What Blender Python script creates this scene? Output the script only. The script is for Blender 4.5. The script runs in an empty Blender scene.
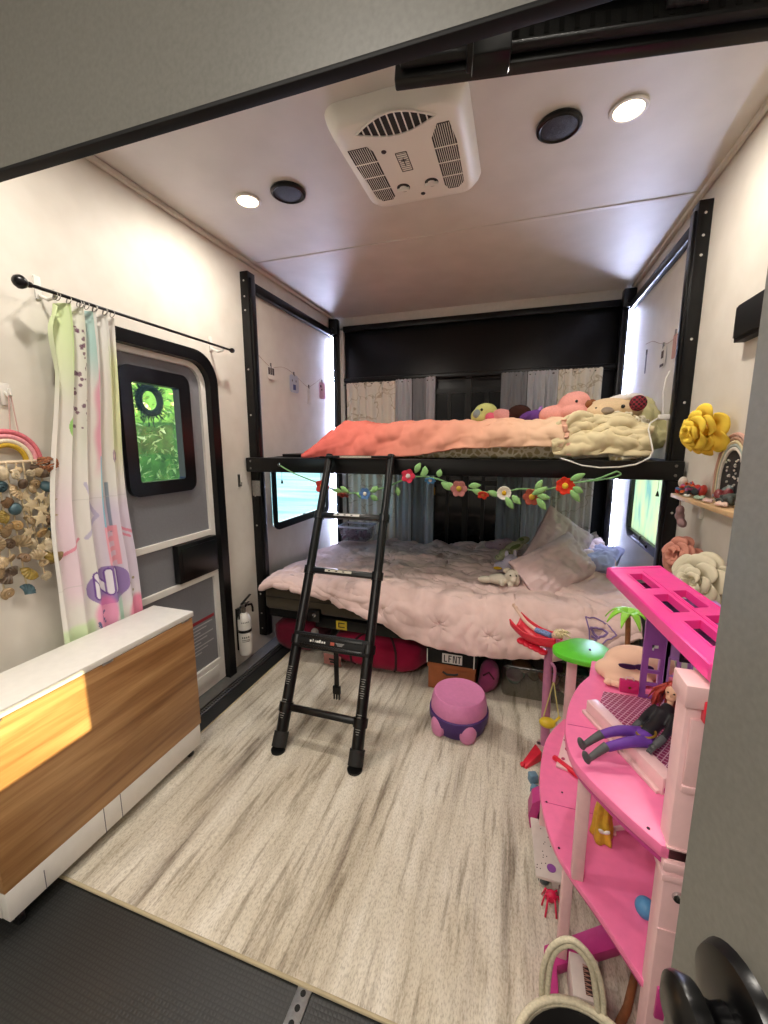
import bpy, bmesh, math, random
from math import sin, cos, pi, radians, sqrt, exp, atan2, hypot
from mathutils import Vector, Matrix, Euler, noise
random.seed(7)
SC = bpy.context.scene
COL = SC.collection

# ------------------------------------------------------------ camera
YAW, PITCH, ROLL, FPX = 0.3142, 0.1640, -0.003, 410.0
EYE = Vector((0, 0, 1.434))
_f = Vector((-sin(YAW)*cos(PITCH), cos(YAW)*cos(PITCH), -sin(PITCH)))
_r0 = Vector((cos(YAW), sin(YAW), 0)); _u0 = _r0.cross(_f)
_r = cos(ROLL)*_r0 + sin(ROLL)*_u0; _u = -sin(ROLL)*_r0 + cos(ROLL)*_u0
cd = bpy.data.cameras.new('camera'); cam = bpy.data.objects.new('camera', cd); COL.objects.link(cam)
cd.sensor_fit = 'HORIZONTAL'; cd.sensor_width = 36; cd.lens = 36*FPX/768; cd.clip_start = 0.02; cd.clip_end = 200
M4 = Matrix((_r, _u, -_f)).transposed().to_4x4(); M4.translation = EYE
cam.matrix_world = M4
SC.camera = cam

# ------------------------------------------------------------ light
EXPOSURE = 0.42
SC.view_settings.view_transform = 'Standard'; SC.view_settings.look = 'None'
SC.view_settings.gamma = 1; SC.view_settings.exposure = EXPOSURE; SC.view_settings.use_curve_mapping = False
try:
    SC.cycles.max_bounces = 10; SC.cycles.diffuse_bounces = 6; SC.cycles.transmission_bounces = 8
    SC.cycles.use_denoising = True; SC.cycles.sample_clamp_indirect = 8
except Exception: pass
w = bpy.data.worlds.new('sky'); SC.world = w; w.use_nodes = True
wn = w.node_tree.nodes; wl = w.node_tree.links
bg = wn['Background']; skt = wn.new('ShaderNodeTexSky')
try:
    skt.sky_type = 'NISHITA'; skt.sun_disc = False; skt.sun_elevation = radians(22); skt.sun_rotation = radians(125)
except Exception: pass
wl.new(skt.outputs[0], bg.inputs[0]); bg.inputs[1].default_value = 0.5

def lamp(kind, name, loc, energy, color=(1,1,1), **k):
    d = bpy.data.lights.new(name, kind); d.energy = energy; d.color = color
    for a, b in k.items(): setattr(d, a, b)
    o = bpy.data.objects.new(name, d); COL.objects.link(o); o.location = loc
    return o
SUN_DIR = Vector((2.1, -1.4, 0.95)).normalized()       # towards the sun
sun = lamp('SUN', 'sun', (6, -4, 5), 10.0, (1.0, 0.86, 0.46), angle=0.006)
sun.rotation_euler = SUN_DIR.to_track_quat('Z', 'Y').to_euler()
WARM = (1.0, 0.93, 0.84)
P_DOWN, P_HALL, P_LED = 8.0, 16.0, 9.0
for nm, x, y, p in (('downlight_lamp', -1.26, 1.83, P_DOWN), ('downlight_lamp', 0.303, 1.786, P_DOWN), ('downlight_lamp', -1.15, .80, P_DOWN), ('downlight_lamp', .02, .80, P_DOWN),  # second downlight pair is out of view, added to brighten the room
                 ('hall_lamp', -0.35, -0.55, P_HALL), ('hall_lamp', -1.0, -1.4, P_HALL)):
    o = lamp('AREA', nm, (x, y, 2.535 if p == P_DOWN else 2.3), p, WARM, shape='DISK', size=0.09 if p == P_DOWN else .5)

# ------------------------------------------------------------ helpers
def hexc(h):
    h = h.lstrip('#'); c = [int(h[i:i+2], 16)/255 for i in (0, 2, 4)]
    return tuple(x/12.92 if x <= .04045 else ((x+.055)/1.055)**2.4 for x in c)
class Mt:
    """a small wrapper to write node materials in one line"""
    def __init__(s, name, col='#808080', rough=.5, metal=0, spec=.5, **k):
        s.m = bpy.data.materials.new(name); s.m.use_nodes = True
        s.n = s.m.node_tree.nodes; s.l = s.m.node_tree.links; s.b = s.n['Principled BSDF']
        c = hexc(col) if isinstance(col, str) else col
        s.b.inputs['Base Color'].default_value = (*c, 1); s.b.inputs['Roughness'].default_value = rough
        s.b.inputs['Metallic'].default_value = metal; s.b.inputs['Specular IOR Level'].default_value = spec
        for a, v in k.items(): s.b.inputs[a].default_value = v
        s.c = c
    def coord(s, scale=(1,1,1), kind='Object', rot=(0,0,0)):
        t = s.n.new('ShaderNodeTexCoord'); mp = s.n.new('ShaderNodeMapping')
        mp.inputs['Scale'].default_value = scale; mp.inputs['Rotation'].default_value = rot
        s.l.new(t.outputs[kind], mp.inputs[0]); return mp.outputs[0]
    def noise(s, scale, detail=3, co=None, dist=0):
        n = s.n.new('ShaderNodeTexNoise'); n.inputs['Scale'].default_value = scale
        n.inputs['Detail'].default_value = detail; n.inputs['Distortion'].default_value = dist
        s.l.new(co if co is not None else s.coord(), n.inputs['Vector']); return n.outputs['Fac']
    def ramp(s, fac, stops, interp='LINEAR'):
        r = s.n.new('ShaderNodeValToRGB'); r.color_ramp.interpolation = interp
        e = r.color_ramp.elements
        while len(e) < len(stops): e.new(.5)
        for i, (p, c) in enumerate(stops):
            e[i].position = p; e[i].color = (*(hexc(c) if isinstance(c, str) else c), 1)
        s.l.new(fac, r.inputs[0]); return r.outputs[0]
    def base(s, out): s.l.new(out, s.b.inputs['Base Color']); return s
    def bump(s, fac, strength=.2, dist=.002):
        b = s.n.new('ShaderNodeBump'); b.inputs['Strength'].default_value = strength
        b.inputs['Distance'].default_value = dist; s.l.new(fac, b.inputs['Height'])
        s.l.new(b.outputs[0], s.b.inputs['Normal']); return s
    def vary(s, scale=40, amt=.12, detail=3, bump=0):
        f = s.noise(scale, detail)
        lo = tuple(max(0, x*(1-amt)) for x in s.c); hi = tuple(min(1, x*(1+amt)) for x in s.c)
        s.base(s.ramp(f, [(.3, lo), (.7, hi)]))
        if bump: s.bump(f, bump)
        return s
    def vcol(s, name='tint'):
        a = s.n.new('ShaderNodeAttribute'); a.attribute_name = name; s.base(a.outputs['Color']); return s
MATS = {}
def M(name, *a, **k):
    v = k.pop('v', None)
    if name not in MATS:
        t = Mt(name, *a, **k)
        if v: t.vary(*v)
        MATS[name] = t.m
    return MATS[name]

class MB:
    def __init__(s): s.bm = bmesh.new(); s.layer = None
    def _add(s, verts, faces):
        vs = [s.bm.verts.new(v) for v in verts]; out = []
        for f in faces:
            try: out.append(s.bm.faces.new([vs[i] for i in f]))
            except ValueError: pass
        return vs, out
    def hexa(s, p, bev=0, seg=2):
        vs, fs = s._add(p, [(0,3,2,1),(4,5,6,7),(0,1,5,4),(1,2,6,5),(2,3,7,6),(3,0,4,7)])
        if bev:
            es = {e for f in fs for e in f.edges}
            bmesh.ops.bevel(s.bm, geom=list(es), offset=bev, segments=seg, affect='EDGES', profile=.5)
        return s
    def box(s, x0, x1, y0, y1, z0, z1, bev=0, seg=2):
        return s.hexa([(x0,y0,z0),(x1,y0,z0),(x1,y1,z0),(x0,y1,z0),(x0,y0,z1),(x1,y0,z1),(x1,y1,z1),(x0,y1,z1)], bev, seg)
    def obox(s, c, size, rot=(0,0,0), bev=0):
        R_ = Euler(rot).to_matrix() if not isinstance(rot, Matrix) else rot
        a, b, d = (v/2 for v in size); c = Vector(c)
        P = [(-a,-b,-d),(a,-b,-d),(a,b,-d),(-a,b,-d),(-a,-b,d),(a,-b,d),(a,b,d),(-a,b,d)]
        return s.hexa([c + R_ @ Vector(p) for p in P], bev)
    def bar(s, a, b, w, t, up=(0,0,1), bev=0):
        a, b = Vector(a), Vector(b); d = (b-a).normalized(); up = Vector(up)
        x = d.cross(up).normalized(); y = x.cross(d)
        R_ = Matrix((x, y, d)).transposed()
        return s.obox((a+b)/2, (w, t, (b-a).length), R_, bev)
    def tube(s, pts, r, n=10, closed=False, cap=True):
        pts = [Vector(p) for p in pts]; m = len(pts)
        rs = r if isinstance(r, (list, tuple)) else [r]*m
        rings = []; px = None
        for i, p in enumerate(pts):
            if closed: d = pts[(i+1) % m]-pts[i-1]
            else: d = pts[min(i+1, m-1)]-pts[max(i-1, 0)]
            d = d.normalized() if d.length > 1e-9 else Vector((0,0,1))
            if px is None: px = d.orthogonal().normalized()
            px = (px - d*px.dot(d)); px = px.normalized() if px.length > 1e-6 else d.orthogonal().normalized()
            py = d.cross(px)
            rings.append([s.bm.verts.new(p + rs[i]*(cos(2*pi*k/n)*px + sin(2*pi*k/n)*py)) for k in range(n)])
        for i in range(m if closed else m-1):
            A, B = rings[i], rings[(i+1) % m]
            for k in range(n):
                s.bm.faces.new((A[k], A[(k+1) % n], B[(k+1) % n], B[k]))
        if cap and not closed:
            s.bm.faces.new(list(reversed(rings[0]))); s.bm.faces.new(rings[-1])
        return s
    def lathe(s, prof, c=(0,0,0), axis=(0,0,1), n=32, sx=1, sy=1):
        ax = Vector(axis).normalized(); q = Vector((0,0,1)).rotation_difference(ax).to_matrix(); c = Vector(c)
        rings = []
        for r_, z_ in prof:
            if r_ < 1e-6: rings.append([s.bm.verts.new(c + q @ Vector((0,0,z_)))])
            else: rings.append([s.bm.verts.new(c + q @ Vector((sx*r_*cos(2*pi*k/n), sy*r_*sin(2*pi*k/n), z_))) for k in range(n)])
        for A, B in zip(rings, rings[1:]):
            for k in range(n):
                k2 = (k+1) % n
                if len(A) == 1 and len(B) == 1: continue
                if len(A) == 1: s.bm.faces.new((A[0], B[k2], B[k]))
                elif len(B) == 1: s.bm.faces.new((A[k], A[k2], B[0]))
                else: s.bm.faces.new((A[k], A[k2], B[k2], B[k]))
        return s
    def ell(s, c, rad, rot=(0,0,0), seg=20):
        R_ = Euler(rot).to_matrix() if not isinstance(rot, Matrix) else rot
        rad = (rad,)*3 if isinstance(rad, (int, float)) else rad
        T = Matrix.Translation(Vector(c)) @ R_.to_4x4() @ Matrix.Diagonal((*rad, 1))
        bmesh.ops.create_uvsphere(s.bm, u_segments=seg, v_segments=max(6, seg*2//3), radius=1, matrix=T); return s
    def prism(s, poly, axis, lo, hi, bev=0):
        """poly: 2D points; axis 0/1/2 is the extrusion axis"""
        def P(p, h):
            return {0: (h, p[0], p[1]), 1: (p[0], h, p[1]), 2: (p[0], p[1], h)}[axis]
        n = len(poly); A = [s.bm.verts.new(P(p, lo)) for p in poly]; B = [s.bm.verts.new(P(p, hi)) for p in poly]
        fs = [s.bm.faces.new(A[::-1]), s.bm.faces.new(B)]
        for i in range(n): fs.append(s.bm.faces.new((A[i], A[(i+1) % n], B[(i+1) % n], B[i])))
        bmesh.ops.recalc_face_normals(s.bm, faces=fs)
        if bev:
            es = [e for e in fs[0].edges]+[e for e in fs[1].edges]
            bmesh.ops.bevel(s.bm, geom=list(set(es)), offset=bev, segments=2, affect='EDGES', profile=.5)
        return s
    def frame(s, outer, inner, axis, lo, hi):
        """ring between two loops of equal length (a window frame)"""
        def P(p, h):
            return {0: (h, p[0], p[1]), 1: (p[0], h, p[1]), 2: (p[0], p[1], h)}[axis]
        n = len(outer); L = [[s.bm.verts.new(P(p, h)) for p in q] for q in (outer, inner) for h in (lo, hi)]
        oa, ob, ia, ib = L; fs = []
        for i in range(n):
            j = (i+1) % n
            for q in ((oa[i],oa[j],ia[j],ia[i]), (ob[i],ib[i],ib[j],ob[j]), (oa[i],ob[i],ob[j],oa[j]), (ia[i],ia[j],ib[j],ib[i])):
                fs.append(s.bm.faces.new(q))
        bmesh.ops.recalc_face_normals(s.bm, faces=fs); return s
    def grid(s, fn, nu, nv, wrap=False, col=None):
        if col and s.layer is None: s.layer = s.bm.verts.layers.float_color.new('tint')
        V = [[s.bm.verts.new(fn(i/nu, j/nv)) for i in range(nu if wrap else nu+1)] for j in range(nv+1)]
        if col:
            if s.layer is None: s.layer = s.bm.verts.layers.float_color.new('tint')
            for j in range(nv+1):
                for i, v in enumerate(V[j]): v[s.layer] = (*col(i/nu, j/nv), 1)
        for j in range(nv):
            for i in range(nu):
                i2 = (i+1) % nu if wrap else i+1
                s.bm.faces.new((V[j][i], V[j][i2], V[j+1][i2], V[j+1][i]))
        return s
    def build(s, name, mat, parent=None, angle=40, smooth=True):
        if parent is not None:
            inv = chain_loc(parent)
            for v in s.bm.verts: v.co -= inv
        me = bpy.data.meshes.new(name)
        bmesh.ops.remove_doubles(s.bm, verts=s.bm.verts, dist=1e-6)
        s.bm.to_mesh(me); s.bm.free()
        me.materials.append(mat)
        if smooth:
            for p in me.polygons: p.use_smooth = True
            if angle < 180:
                try: me.set_sharp_from_angle(angle=radians(angle))
                except Exception: pass
        o = bpy.data.objects.new(name, me); COL.objects.link(o)
        if parent is not None: o.parent = parent
        return o
def chain_loc(o):
    v = Vector((0,0,0))
    while o is not None: v += Vector(o.location); o = o.parent
    return v
def thing(name, label, cat, loc=(0,0,0), group=None):
    o = bpy.data.objects.new(name, None); COL.objects.link(o); o.location = loc; o.empty_display_size = .05
    o['label'] = label; o['category'] = cat
    if group: o['group'] = group
    return o
def tag(o, label, cat, group=None, kind=None):
    o['label'] = label; o['category'] = cat
    if group: o['group'] = group
    if kind: o['kind'] = kind
    return o
def struct(o): o['kind'] = 'structure'; return o
def part_label(o, l): o['label'] = l; return o
def dup(root, loc, rot=(0,0,0), label=None, scale=1):
    r = root.copy(); COL.objects.link(r); r.location = loc; r.rotation_euler = rot; r.scale = (scale,)*3
    if label: r['label'] = label
    for ch in list(root.children):
        c = ch.copy(); COL.objects.link(c); c.parent = r
        for g in ch.children:
            d = g.copy(); COL.objects.link(d); d.parent = c
    return r
def solid(o, t, off=-1):
    m = o.modifiers.new('thickness', 'SOLIDIFY'); m.thickness = t; m.offset = off; return o
def fuse(o, vox, sm=6):
    m = o.modifiers.new('fuse', 'REMESH'); m.mode = 'VOXEL'; m.voxel_size = vox; m.use_smooth_shade = True
    if sm:
        q = o.modifiers.new('smooth', 'SMOOTH'); q.iterations = sm; q.factor = .5
    return o
def rrect(a0, a1, b0, b1, r, n=6):
    P = []
    for cx, cy, t0 in ((a1-r, b1-r, 0), (a0+r, b1-r, 90), (a0+r, b0+r, 180), (a1-r, b0+r, 270)):
        for k in range(n+1):
            t = radians(t0+90*k/n); P.append((cx+r*cos(t), cy+r*sin(t)))
    return P
def nz(x, y=0, z=0): return noise.noise(Vector((x, y, z)))
def lerp(a, b, t): return a+(b-a)*t
def interp(tab, x):
    if x <= tab[0][0]: return tab[0][1]
    for (a, b), (c, d) in zip(tab, tab[1:]):
        if x <= c: return b+(d-b)*(x-a)/(c-a)
    return tab[-1][1]
def sstep(a, b, x):
    t = max(0, min(1, (x-a)/(b-a))); return t*t*(3-2*t)

# ------------------------------------------------------------ materials
BLACK = M('black_powder_coat', '#060607', .32, spec=.35, v=(60, .3, 3, .03))
BLACKM = M('matt_black', '#0a0a0b', .6, spec=.3, v=(60, .2))
PLAST = M('black_plastic', '#060607', .28, spec=.4)
WHITE = M('white_paint', '#dedbd4', .45, v=(30, .03))
CHROME = M('chrome', '#c8c8c8', .18, 1.0)
ALU = M('aluminium', '#a5a5a3', .35, .9, v=(90, .15))
STEEL = M('brushed_steel', '#8d8a84', .4, 1.0)
t = Mt('wall_vinyl', '#d9d3c8', .55); f = t.noise(9, 4); f2 = t.noise(260, 2, t.coord((1, 1, .25)))
t.base(t.ramp(f, [(.3, '#d3cdc2'), (.7, '#dbd6cc')])); t.bump(f2, .12, .001); WALL = t.m
t = Mt('ceiling_vinyl', '#d6d0c8', .5); f = t.noise(6, 3); t.base(t.ramp(f, [(.3, '#cdc8c1'), (.7, '#d6d1ca')])); t.bump(t.noise(120, 2), .06, .001); CEIL = t.m
t = Mt('grey_laminate', '#8a8984', .42); t.base(t.ramp(t.noise(180, 3), [(.3, '#62615b'), (.7, '#6b6a64')])); t.bump(t.noise(300, 2), .05, .0005); GREYP = t.m
DOORG = M('door_grey', '#75767b', .5, v=(150, .05))
t = Mt('black_honeycomb_vinyl', '#1d1e1e', .42)
vo = t.n.new('ShaderNodeTexVoronoi'); vo.feature = 'DISTANCE_TO_EDGE'; vo.inputs['Scale'].default_value = 85; vo.inputs['Randomness'].default_value = .12
t.l.new(t.coord(), vo.inputs['Vector'])
t.base(t.ramp(vo.outputs['Distance'], [(.0, '#161717'), (.08, '#1c1d1d'), (.2, '#272827')])); t.bump(vo.outputs['Distance'], .35, .003); FLOOR = t.m
# rug: pale planks and dark streaks, all running along the room
t = Mt('woven_rug', '#b8ad9b', .95, spec=.1)
def rn(sc_, det, sy, ro, dist=0):
    o_ = t.noise(sc_, det, t.coord((1, sy, 1)), dist); o_.node.inputs['Roughness'].default_value = ro; return o_
a = rn(11, 9, .075, .66); b = rn(42, 6, .10, .6); d = rn(240, 3, .38, .6); e_ = rn(3.2, 3, .6, .5)
col = t.ramp(a, [(.27, '#9a9287'), (.36, '#b3aba0'), (.41, '#cfc8bb'), (.50, '#ded8cb'), (.60, '#e5e0d5'), (.70, '#eae6dd')])
def mul(x, y, k):
    m_ = t.n.new('ShaderNodeMix'); m_.data_type = 'RGBA'; m_.blend_type = 'MULTIPLY'; m_.inputs[0].default_value = k
    t.l.new(x, m_.inputs[6]); t.l.new(y, m_.inputs[7]); return m_.outputs[2]
col = mul(col, t.ramp(b, [(.34, '#b3aca3'), (.46, '#f6f4f0'), (.6, '#ffffff')]), .75)
col = mul(col, t.ramp(d, [(.34, '#b9b4ac'), (.52, '#f6f4f0'), (.7, '#ffffff')]), .6)
col = mul(col, t.ramp(e_, [(.3, '#dcd5c8'), (.6, '#ffffff')]), .6)
t.base(col); t.bump(rn(330, 3, .4, .6), .6, .004); RUG = t.m
# wood grain panel
t = Mt('oak_laminate', '#a97f50', .38)
c1 = t.coord((1, .10, 1)); a = t.noise(16, 5, c1, .7); c2 = t.coord((1, .03, 1)); b = t.noise(90, 4, c2, .2)
mx = t.n.new('ShaderNodeMix'); mx.data_type = 'RGBA'; mx.blend_type = 'MULTIPLY'; mx.inputs[0].default_value = .45
t.l.new(t.ramp(a, [(.28, '#835a33'), (.42, '#a1764a'), (.6, '#ba9060'), (.75, '#c69e70')]), mx.inputs[6])
t.l.new(t.ramp(b, [(.3, '#c9b39a'), (.6, '#ffffff')]), mx.inputs[7]); t.base(mx.outputs[2]); OAK = t.m
SHELFW = M('pale_shelf_wood', '#c9a77c', .5, v=(25, .12))
def cloth(name, col='#808080', amt=.06, bump=.25, scale=300):
    if name in MATS: return MATS[name]
    t = Mt(name, col, .92, spec=.12); f = t.noise(scale, 2)
    t.vary(14, amt, 4); t.bump(f, bump, .0008)
    t.b.inputs['Sheen Weight'].default_value = .15
    MATS[name] = t.m
    return t.m
PINKQ = cloth('dusty_pink_cotton', '#dfc3bd')
PILLOWM = cloth('pillow_cotton', '#dcc2c1')
BLUSH = cloth('blue_lit_sheet', '#a8a9c8')  # blue cast of the rear light put into the cloth colour
OLIVE = cloth('olive_canvas', '#4b4438')
CREAM = cloth('cream_fleece', '#d9cba4')
SAGE = cloth('sage_pillow', '#c3bd8f')
t = Mt('ombre_quilt', '#e58a78', .9, spec=.1)
sp = t.n.new('ShaderNodeSeparateXYZ'); t.l.new(t.coord(), sp.inputs[0])
mr = t.n.new('ShaderNodeMapRange'); mr.inputs[1].default_value = -1.30; mr.inputs[2].default_value = .30
t.l.new(sp.outputs[0], mr.inputs[0])
t.base(t.ramp(mr.outputs[0], [(0, '#d9645f'), (.3, '#de7f70'), (.55, '#e29c86'), (.8, '#e3b79a'), (1, '#e0c4a6')])); t.bump(t.noise(250, 2), .2, .0008); OMBRE = t.m
t = Mt('giraffe_print_cotton', '#d8cfb4', .9, spec=.1)
vo = t.n.new('ShaderNodeTexVoronoi'); vo.feature = 'DISTANCE_TO_EDGE'; vo.inputs['Scale'].default_value = 32
t.l.new(t.coord(), vo.inputs['Vector']); t.base(t.ramp(vo.outputs['Distance'], [(.0, '#e3dcc8'), (.10, '#e0d8c2'), (.16, '#b7a982'), (.5, '#ab9b72')])); GIRAFFE = t.m
def sheer(name, col, tr):
    t = Mt(name, col, .9, spec=.05)
    tb = t.n.new('ShaderNodeBsdfTranslucent'); tb.inputs[0].default_value = (*hexc(col), 1)
    tp = t.n.new('ShaderNodeBsdfTransparent'); m1 = t.n.new('ShaderNodeMixShader'); m1.inputs[0].default_value = .4
    m2 = t.n.new('ShaderNodeMixShader'); m2.inputs[0].default_value = tr
    out = t.n['Material Output']
    t.l.new(t.b.outputs[0], m1.inputs[1]); t.l.new(tb.outputs[0], m1.inputs[2])
    t.l.new(m1.outputs[0], m2.inputs[1]); t.l.new(tp.outputs[0], m2.inputs[2]); t.l.new(m2.outputs[0], out.inputs[0])
    return t.m
SHEER = sheer('sheer_voile', '#e6e9ee', .05)
SHEERD = sheer('grey_voile', '#c3c7cd', .38)
t = Mt('marbled_curtain', '#c8c0ae', .85, spec=.1)
vo = t.n.new('ShaderNodeTexVoronoi'); vo.feature = 'DISTANCE_TO_EDGE'; vo.inputs['Scale'].default_value = 6
n_ = t.n.new('ShaderNodeTexNoise'); n_.inputs['Scale'].default_value = 9; t.l.new(t.coord((1, .2, 1)), n_.inputs['Vector'])
mx = t.n.new('ShaderNodeMix'); mx.data_type = 'RGBA'; mx.inputs[0].default_value = .2
t.l.new(t.coord((1, .2, 1)), mx.inputs[6]); t.l.new(n_.outputs['Color'], mx.inputs[7]); t.l.new(mx.outputs[2], vo.inputs['Vector'])
t.base(t.ramp(vo.outputs['Distance'], [(0, '#beb29c'), (.012, '#cdc4b1'), (.035, '#e6e1d5'), (1, '#e2ddd1')])); MARBLE = t.m
PRINT = Mt('printed_curtain', '#d8d6d0', .85, spec=.1).vcol().m
PINK = M('toy_pink', '#e6719f', .35, v=(40, .04)); HOT = M('toy_hot_pink', '#f9409f', .3, v=(40, .04))
PALEP = M('toy_pale_pink', '#dcb4b6', .4, v=(40, .04)); MAGENTA = M('toy_magenta', '#b93a80', .4, v=(40, .05))
LILAC = M('toy_lilac', '#b98acb', .35, v=(40, .04)); PURP = M('toy_purple', '#8d4f9d', .4, v=(40, .05))
RED = M('toy_red', '#d4233b', .35, v=(40, .06)); GREEN = M('toy_green', '#5cc62e', .35, v=(40, .06))
LIME = M('toy_lime', '#8fd43f', .4, v=(40, .06)); YEL = M('toy_yellow', '#d9bb2c', .45, v=(40, .08))
BLUE = M('toy_blue', '#4a86b4', .45, v=(40, .08)); NAVY = M('navy_plastic', '#27305e', .4)
DKGREY = M('dark_grey_rubber', '#4a4b4d', .6, v=(60, .1))
SKIN = M('doll_skin', '#d8a98c', .45, v=(40, .03)); SKINP = M('doll_pale_skin', '#dbb8a4', .45, v=(40, .03))
VIOLET = M('violet_cloth', '#5f2f91', .6, v=(60, .1)); REDH = M('red_doll_hair', '#a5392e', .5, v=(200, .3, 2, .5))
BLOND = M('blond_doll_hair', '#d6c39a', .5, v=(200, .2, 2, .5))
def clear(name, col, gl=.07, rough=.03):
    m = bpy.data.materials.new(name); m.use_nodes = True; n = m.node_tree.nodes; l = m.node_tree.links; n.remove(n['Principled BSDF'])
    a_ = n.new('ShaderNodeBsdfTransparent'); a_.inputs[0].default_value = (*col, 1); g_ = n.new('ShaderNodeBsdfGlossy'); g_.inputs['Roughness'].default_value = rough
    x_ = n.new('ShaderNodeMixShader'); x_.inputs[0].default_value = gl; l.new(a_.outputs[0], x_.inputs[1]); l.new(g_.outputs[0], x_.inputs[2]); l.new(x_.outputs[0], n['Material Output'].inputs[0]); return m
GLASS = clear('clear_glass', (.97, 1, .99), .05)
TINT = clear('tinted_window_glass', (.74, .90, .93), .05)
DARKGL = M('dark_window_glass', '#0a0a0b', .08)
def glow(name, col, st):
    m = bpy.data.materials.new(name); m.use_nodes = True; n = m.node_tree.nodes; n.remove(n['Principled BSDF'])
    e = n.new('ShaderNodeEmission'); e.inputs[0].default_value = (*hexc(col), 1); e.inputs[1].default_value = st
    m.node_tree.links.new(e.outputs[0], n['Material Output'].inputs[0]); return m
LEDM = glow('led_strip_light', '#ccd6ff', 210.0)
BULB = glow('lamp_diffuser', '#ffe3b4', 22.0)

# ============================================================ ROOM SHELL
XL, XR, YB, ZC, YF = -1.67, .75, 3.70, 2.563, -2.2
def wall_x(name, x0, x1, holes, y0=YF, y1=YB):
    """wall in a plane of constant x, with rectangular holes (y0,y1,z0,z1)"""
    ys = sorted({y0, y1, *[h[0] for h in holes], *[h[1] for h in holes]}); zs = sorted({0, ZC, *[h[2] for h in holes], *[h[3] for h in holes]})
    m = MB()
    for a, b in zip(ys, ys[1:]):
        for c, d in zip(zs, zs[1:]):
            if any(h[0] <= a and b <= h[1] and h[2] <= c and d <= h[3] for h in holes): continue
            m.box(x0, x1, a, b, c, d)
    return struct(m.build(name, WALL, smooth=False))
struct(MB().box(XL-.04, XR+.04, YF, YB+.05, -.05, 0).build('floor', FLOOR))
struct(MB().box(XL-.04, XR+.04, YF-.04, YB+.05, ZC, ZC+.06).build('ceiling', CEIL))
wall_x('wall_left', XL-.04, XL, [(1.215, 1.945, 0.0, 1.88), (2.53, 3.38, .845, 1.32)])
wall_x('wall_right', XR, XR+.04, [(2.48, 3.13, .855, 1.32), (-.92, -.40, 1.41, 1.66)])
struct(MB().box(XL-.04, XR+.04, YB, YB+.05, 0, ZC).build('wall_back', WALL))
struct(MB().box(XL-.04, XR+.04, YF-.04, YF, 0, ZC).build('wall_front', WALL))
# header above the doorway the picture is taken from
hd = struct(MB().box(XL, XR, .438, .452, 1.808, ZC).build('wall_header', GREYP))
struct(MB().box(XL, XR, .4375, .4535, 1.8035, 1.8085, .001).build('trim_header', BLACKM))
# ceiling seam battens and edge coves
struct(MB().box(XL, XR, 2.415, 2.44, ZC-.004, ZC, .0015).build('trim_1', CEIL))
struct(MB().bar((XL+.012, .48, ZC-.012), (XL+.012, YB, ZC-.012), .024, .024, bev=.008).build('trim_2', WALL))
struct(MB().bar((XR-.012, .48, ZC-.012), (XR-.012, YB, ZC-.012), .024, .024, bev=.008).build('trim_3', WALL))
struct(MB().box(XL, XR, YB-.055, YB, ZC-.085, ZC, .003).build('trim_4', WHITE))
# floor edge: raised grey sill and slotted steel track
struct(MB().box(XL, -1.585, YF, YB, 0, .012, .002).build('trim_5', M('dark_sill', '#5d5b58', .5, v=(40, .1))))
m = MB(); m.box(-1.575, -1.545, .7, 2.6, 0, .008, .001); struct(m.build('trim_6', STEEL))
m = MB()
for k in range(120): m.box(-1.567, -1.553, .72+.0155*k, .7285+.0155*k, .0081, .0088)
struct(m.build('trim_7', M('slot_black', '#0c0c0c', .8)))
# tie down track on the black floor
tr = thing('floor_track', 'bright metal tie-down rail set in the black floor at the rug edge', 'rail', (-.47, .73, 0))
MB().box(-.492, -.452, -.1, .775, .0005, .006, .001).build('rail', ALU, tr)
m = MB()
for k in range(28): m.lathe([(0, .0068), (.0075, .0068), (.0075, .006)], (-.472, .75-.03*k, 0), n=12)
m.build('slot', M('slot_black'), tr)

# rear wall: black ramp door, patio door with dark glass, posts and light strips
rw = struct(MB().box(-1.555, .715, 3.64, 3.70, 0, 2.478, .004).build('wall_ramp_panel', BLACK))
m = MB(); m.box(-1.555, .715, 3.60, 3.64, 2.43, 2.478, .004); m.box(-1.555, .715, 3.60, 3.64, 1.99, 2.03, .006)
struct(m.build('trim_8', BLACK))
pd = thing('patio_door', 'black framed double door with dark panes between the curtains on the rear wall', 'door', (-.42, 3.63, 0))
m = MB(); m.box(-.73, -.70, 3.61, 3.64, 0, 1.99); m.box(-.45, -.40, 3.605, 3.64, 0, 1.99); m.box(-.15, -.12, 3.61, 3.64, 0, 1.99)
m.box(-.73, -.12, 3.61, 3.64, 1.86, 1.90); m.box(-.73, -.12, 3.61, 3.64, 1.08, 1.12); m.box(-.60, -.57, 3.613, 3.64, .4, 1.86); m.box(-.29, -.26, 3.613, 3.64, .4, 1.86)
m.build('door_frame', BLACK, pd, smooth=False)
MB().box(-.70, -.45, 3.625, 3.638, .1, 1.86).build('pane', DARKGL, pd); MB().box(-.40, -.15, 3.625, 3.638, .1, 1.86).build('pane', DARKGL, pd)
part_label(MB().obox((-.70, 3.598, 1.02), (.02, .02, .07), bev=.004).build('latch', M('brass', '#b08a4a', .3, 1.0), pd), 'small brass latch')
for sx, n1, n2, x0, x1 in ((-1, 'trim_9', 'trim_10', -1.64, -1.60), (1, 'trim_11', 'trim_12', .67, .715)):
    struct(MB().box(x0, x1, 3.56, 3.64, .0, 2.43, .004).build(n1, BLACK))
struct(MB().box(-1.598, -1.558, 3.62, 3.66, 0, 2.45, .002).build('trim_10', WHITE))
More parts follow.
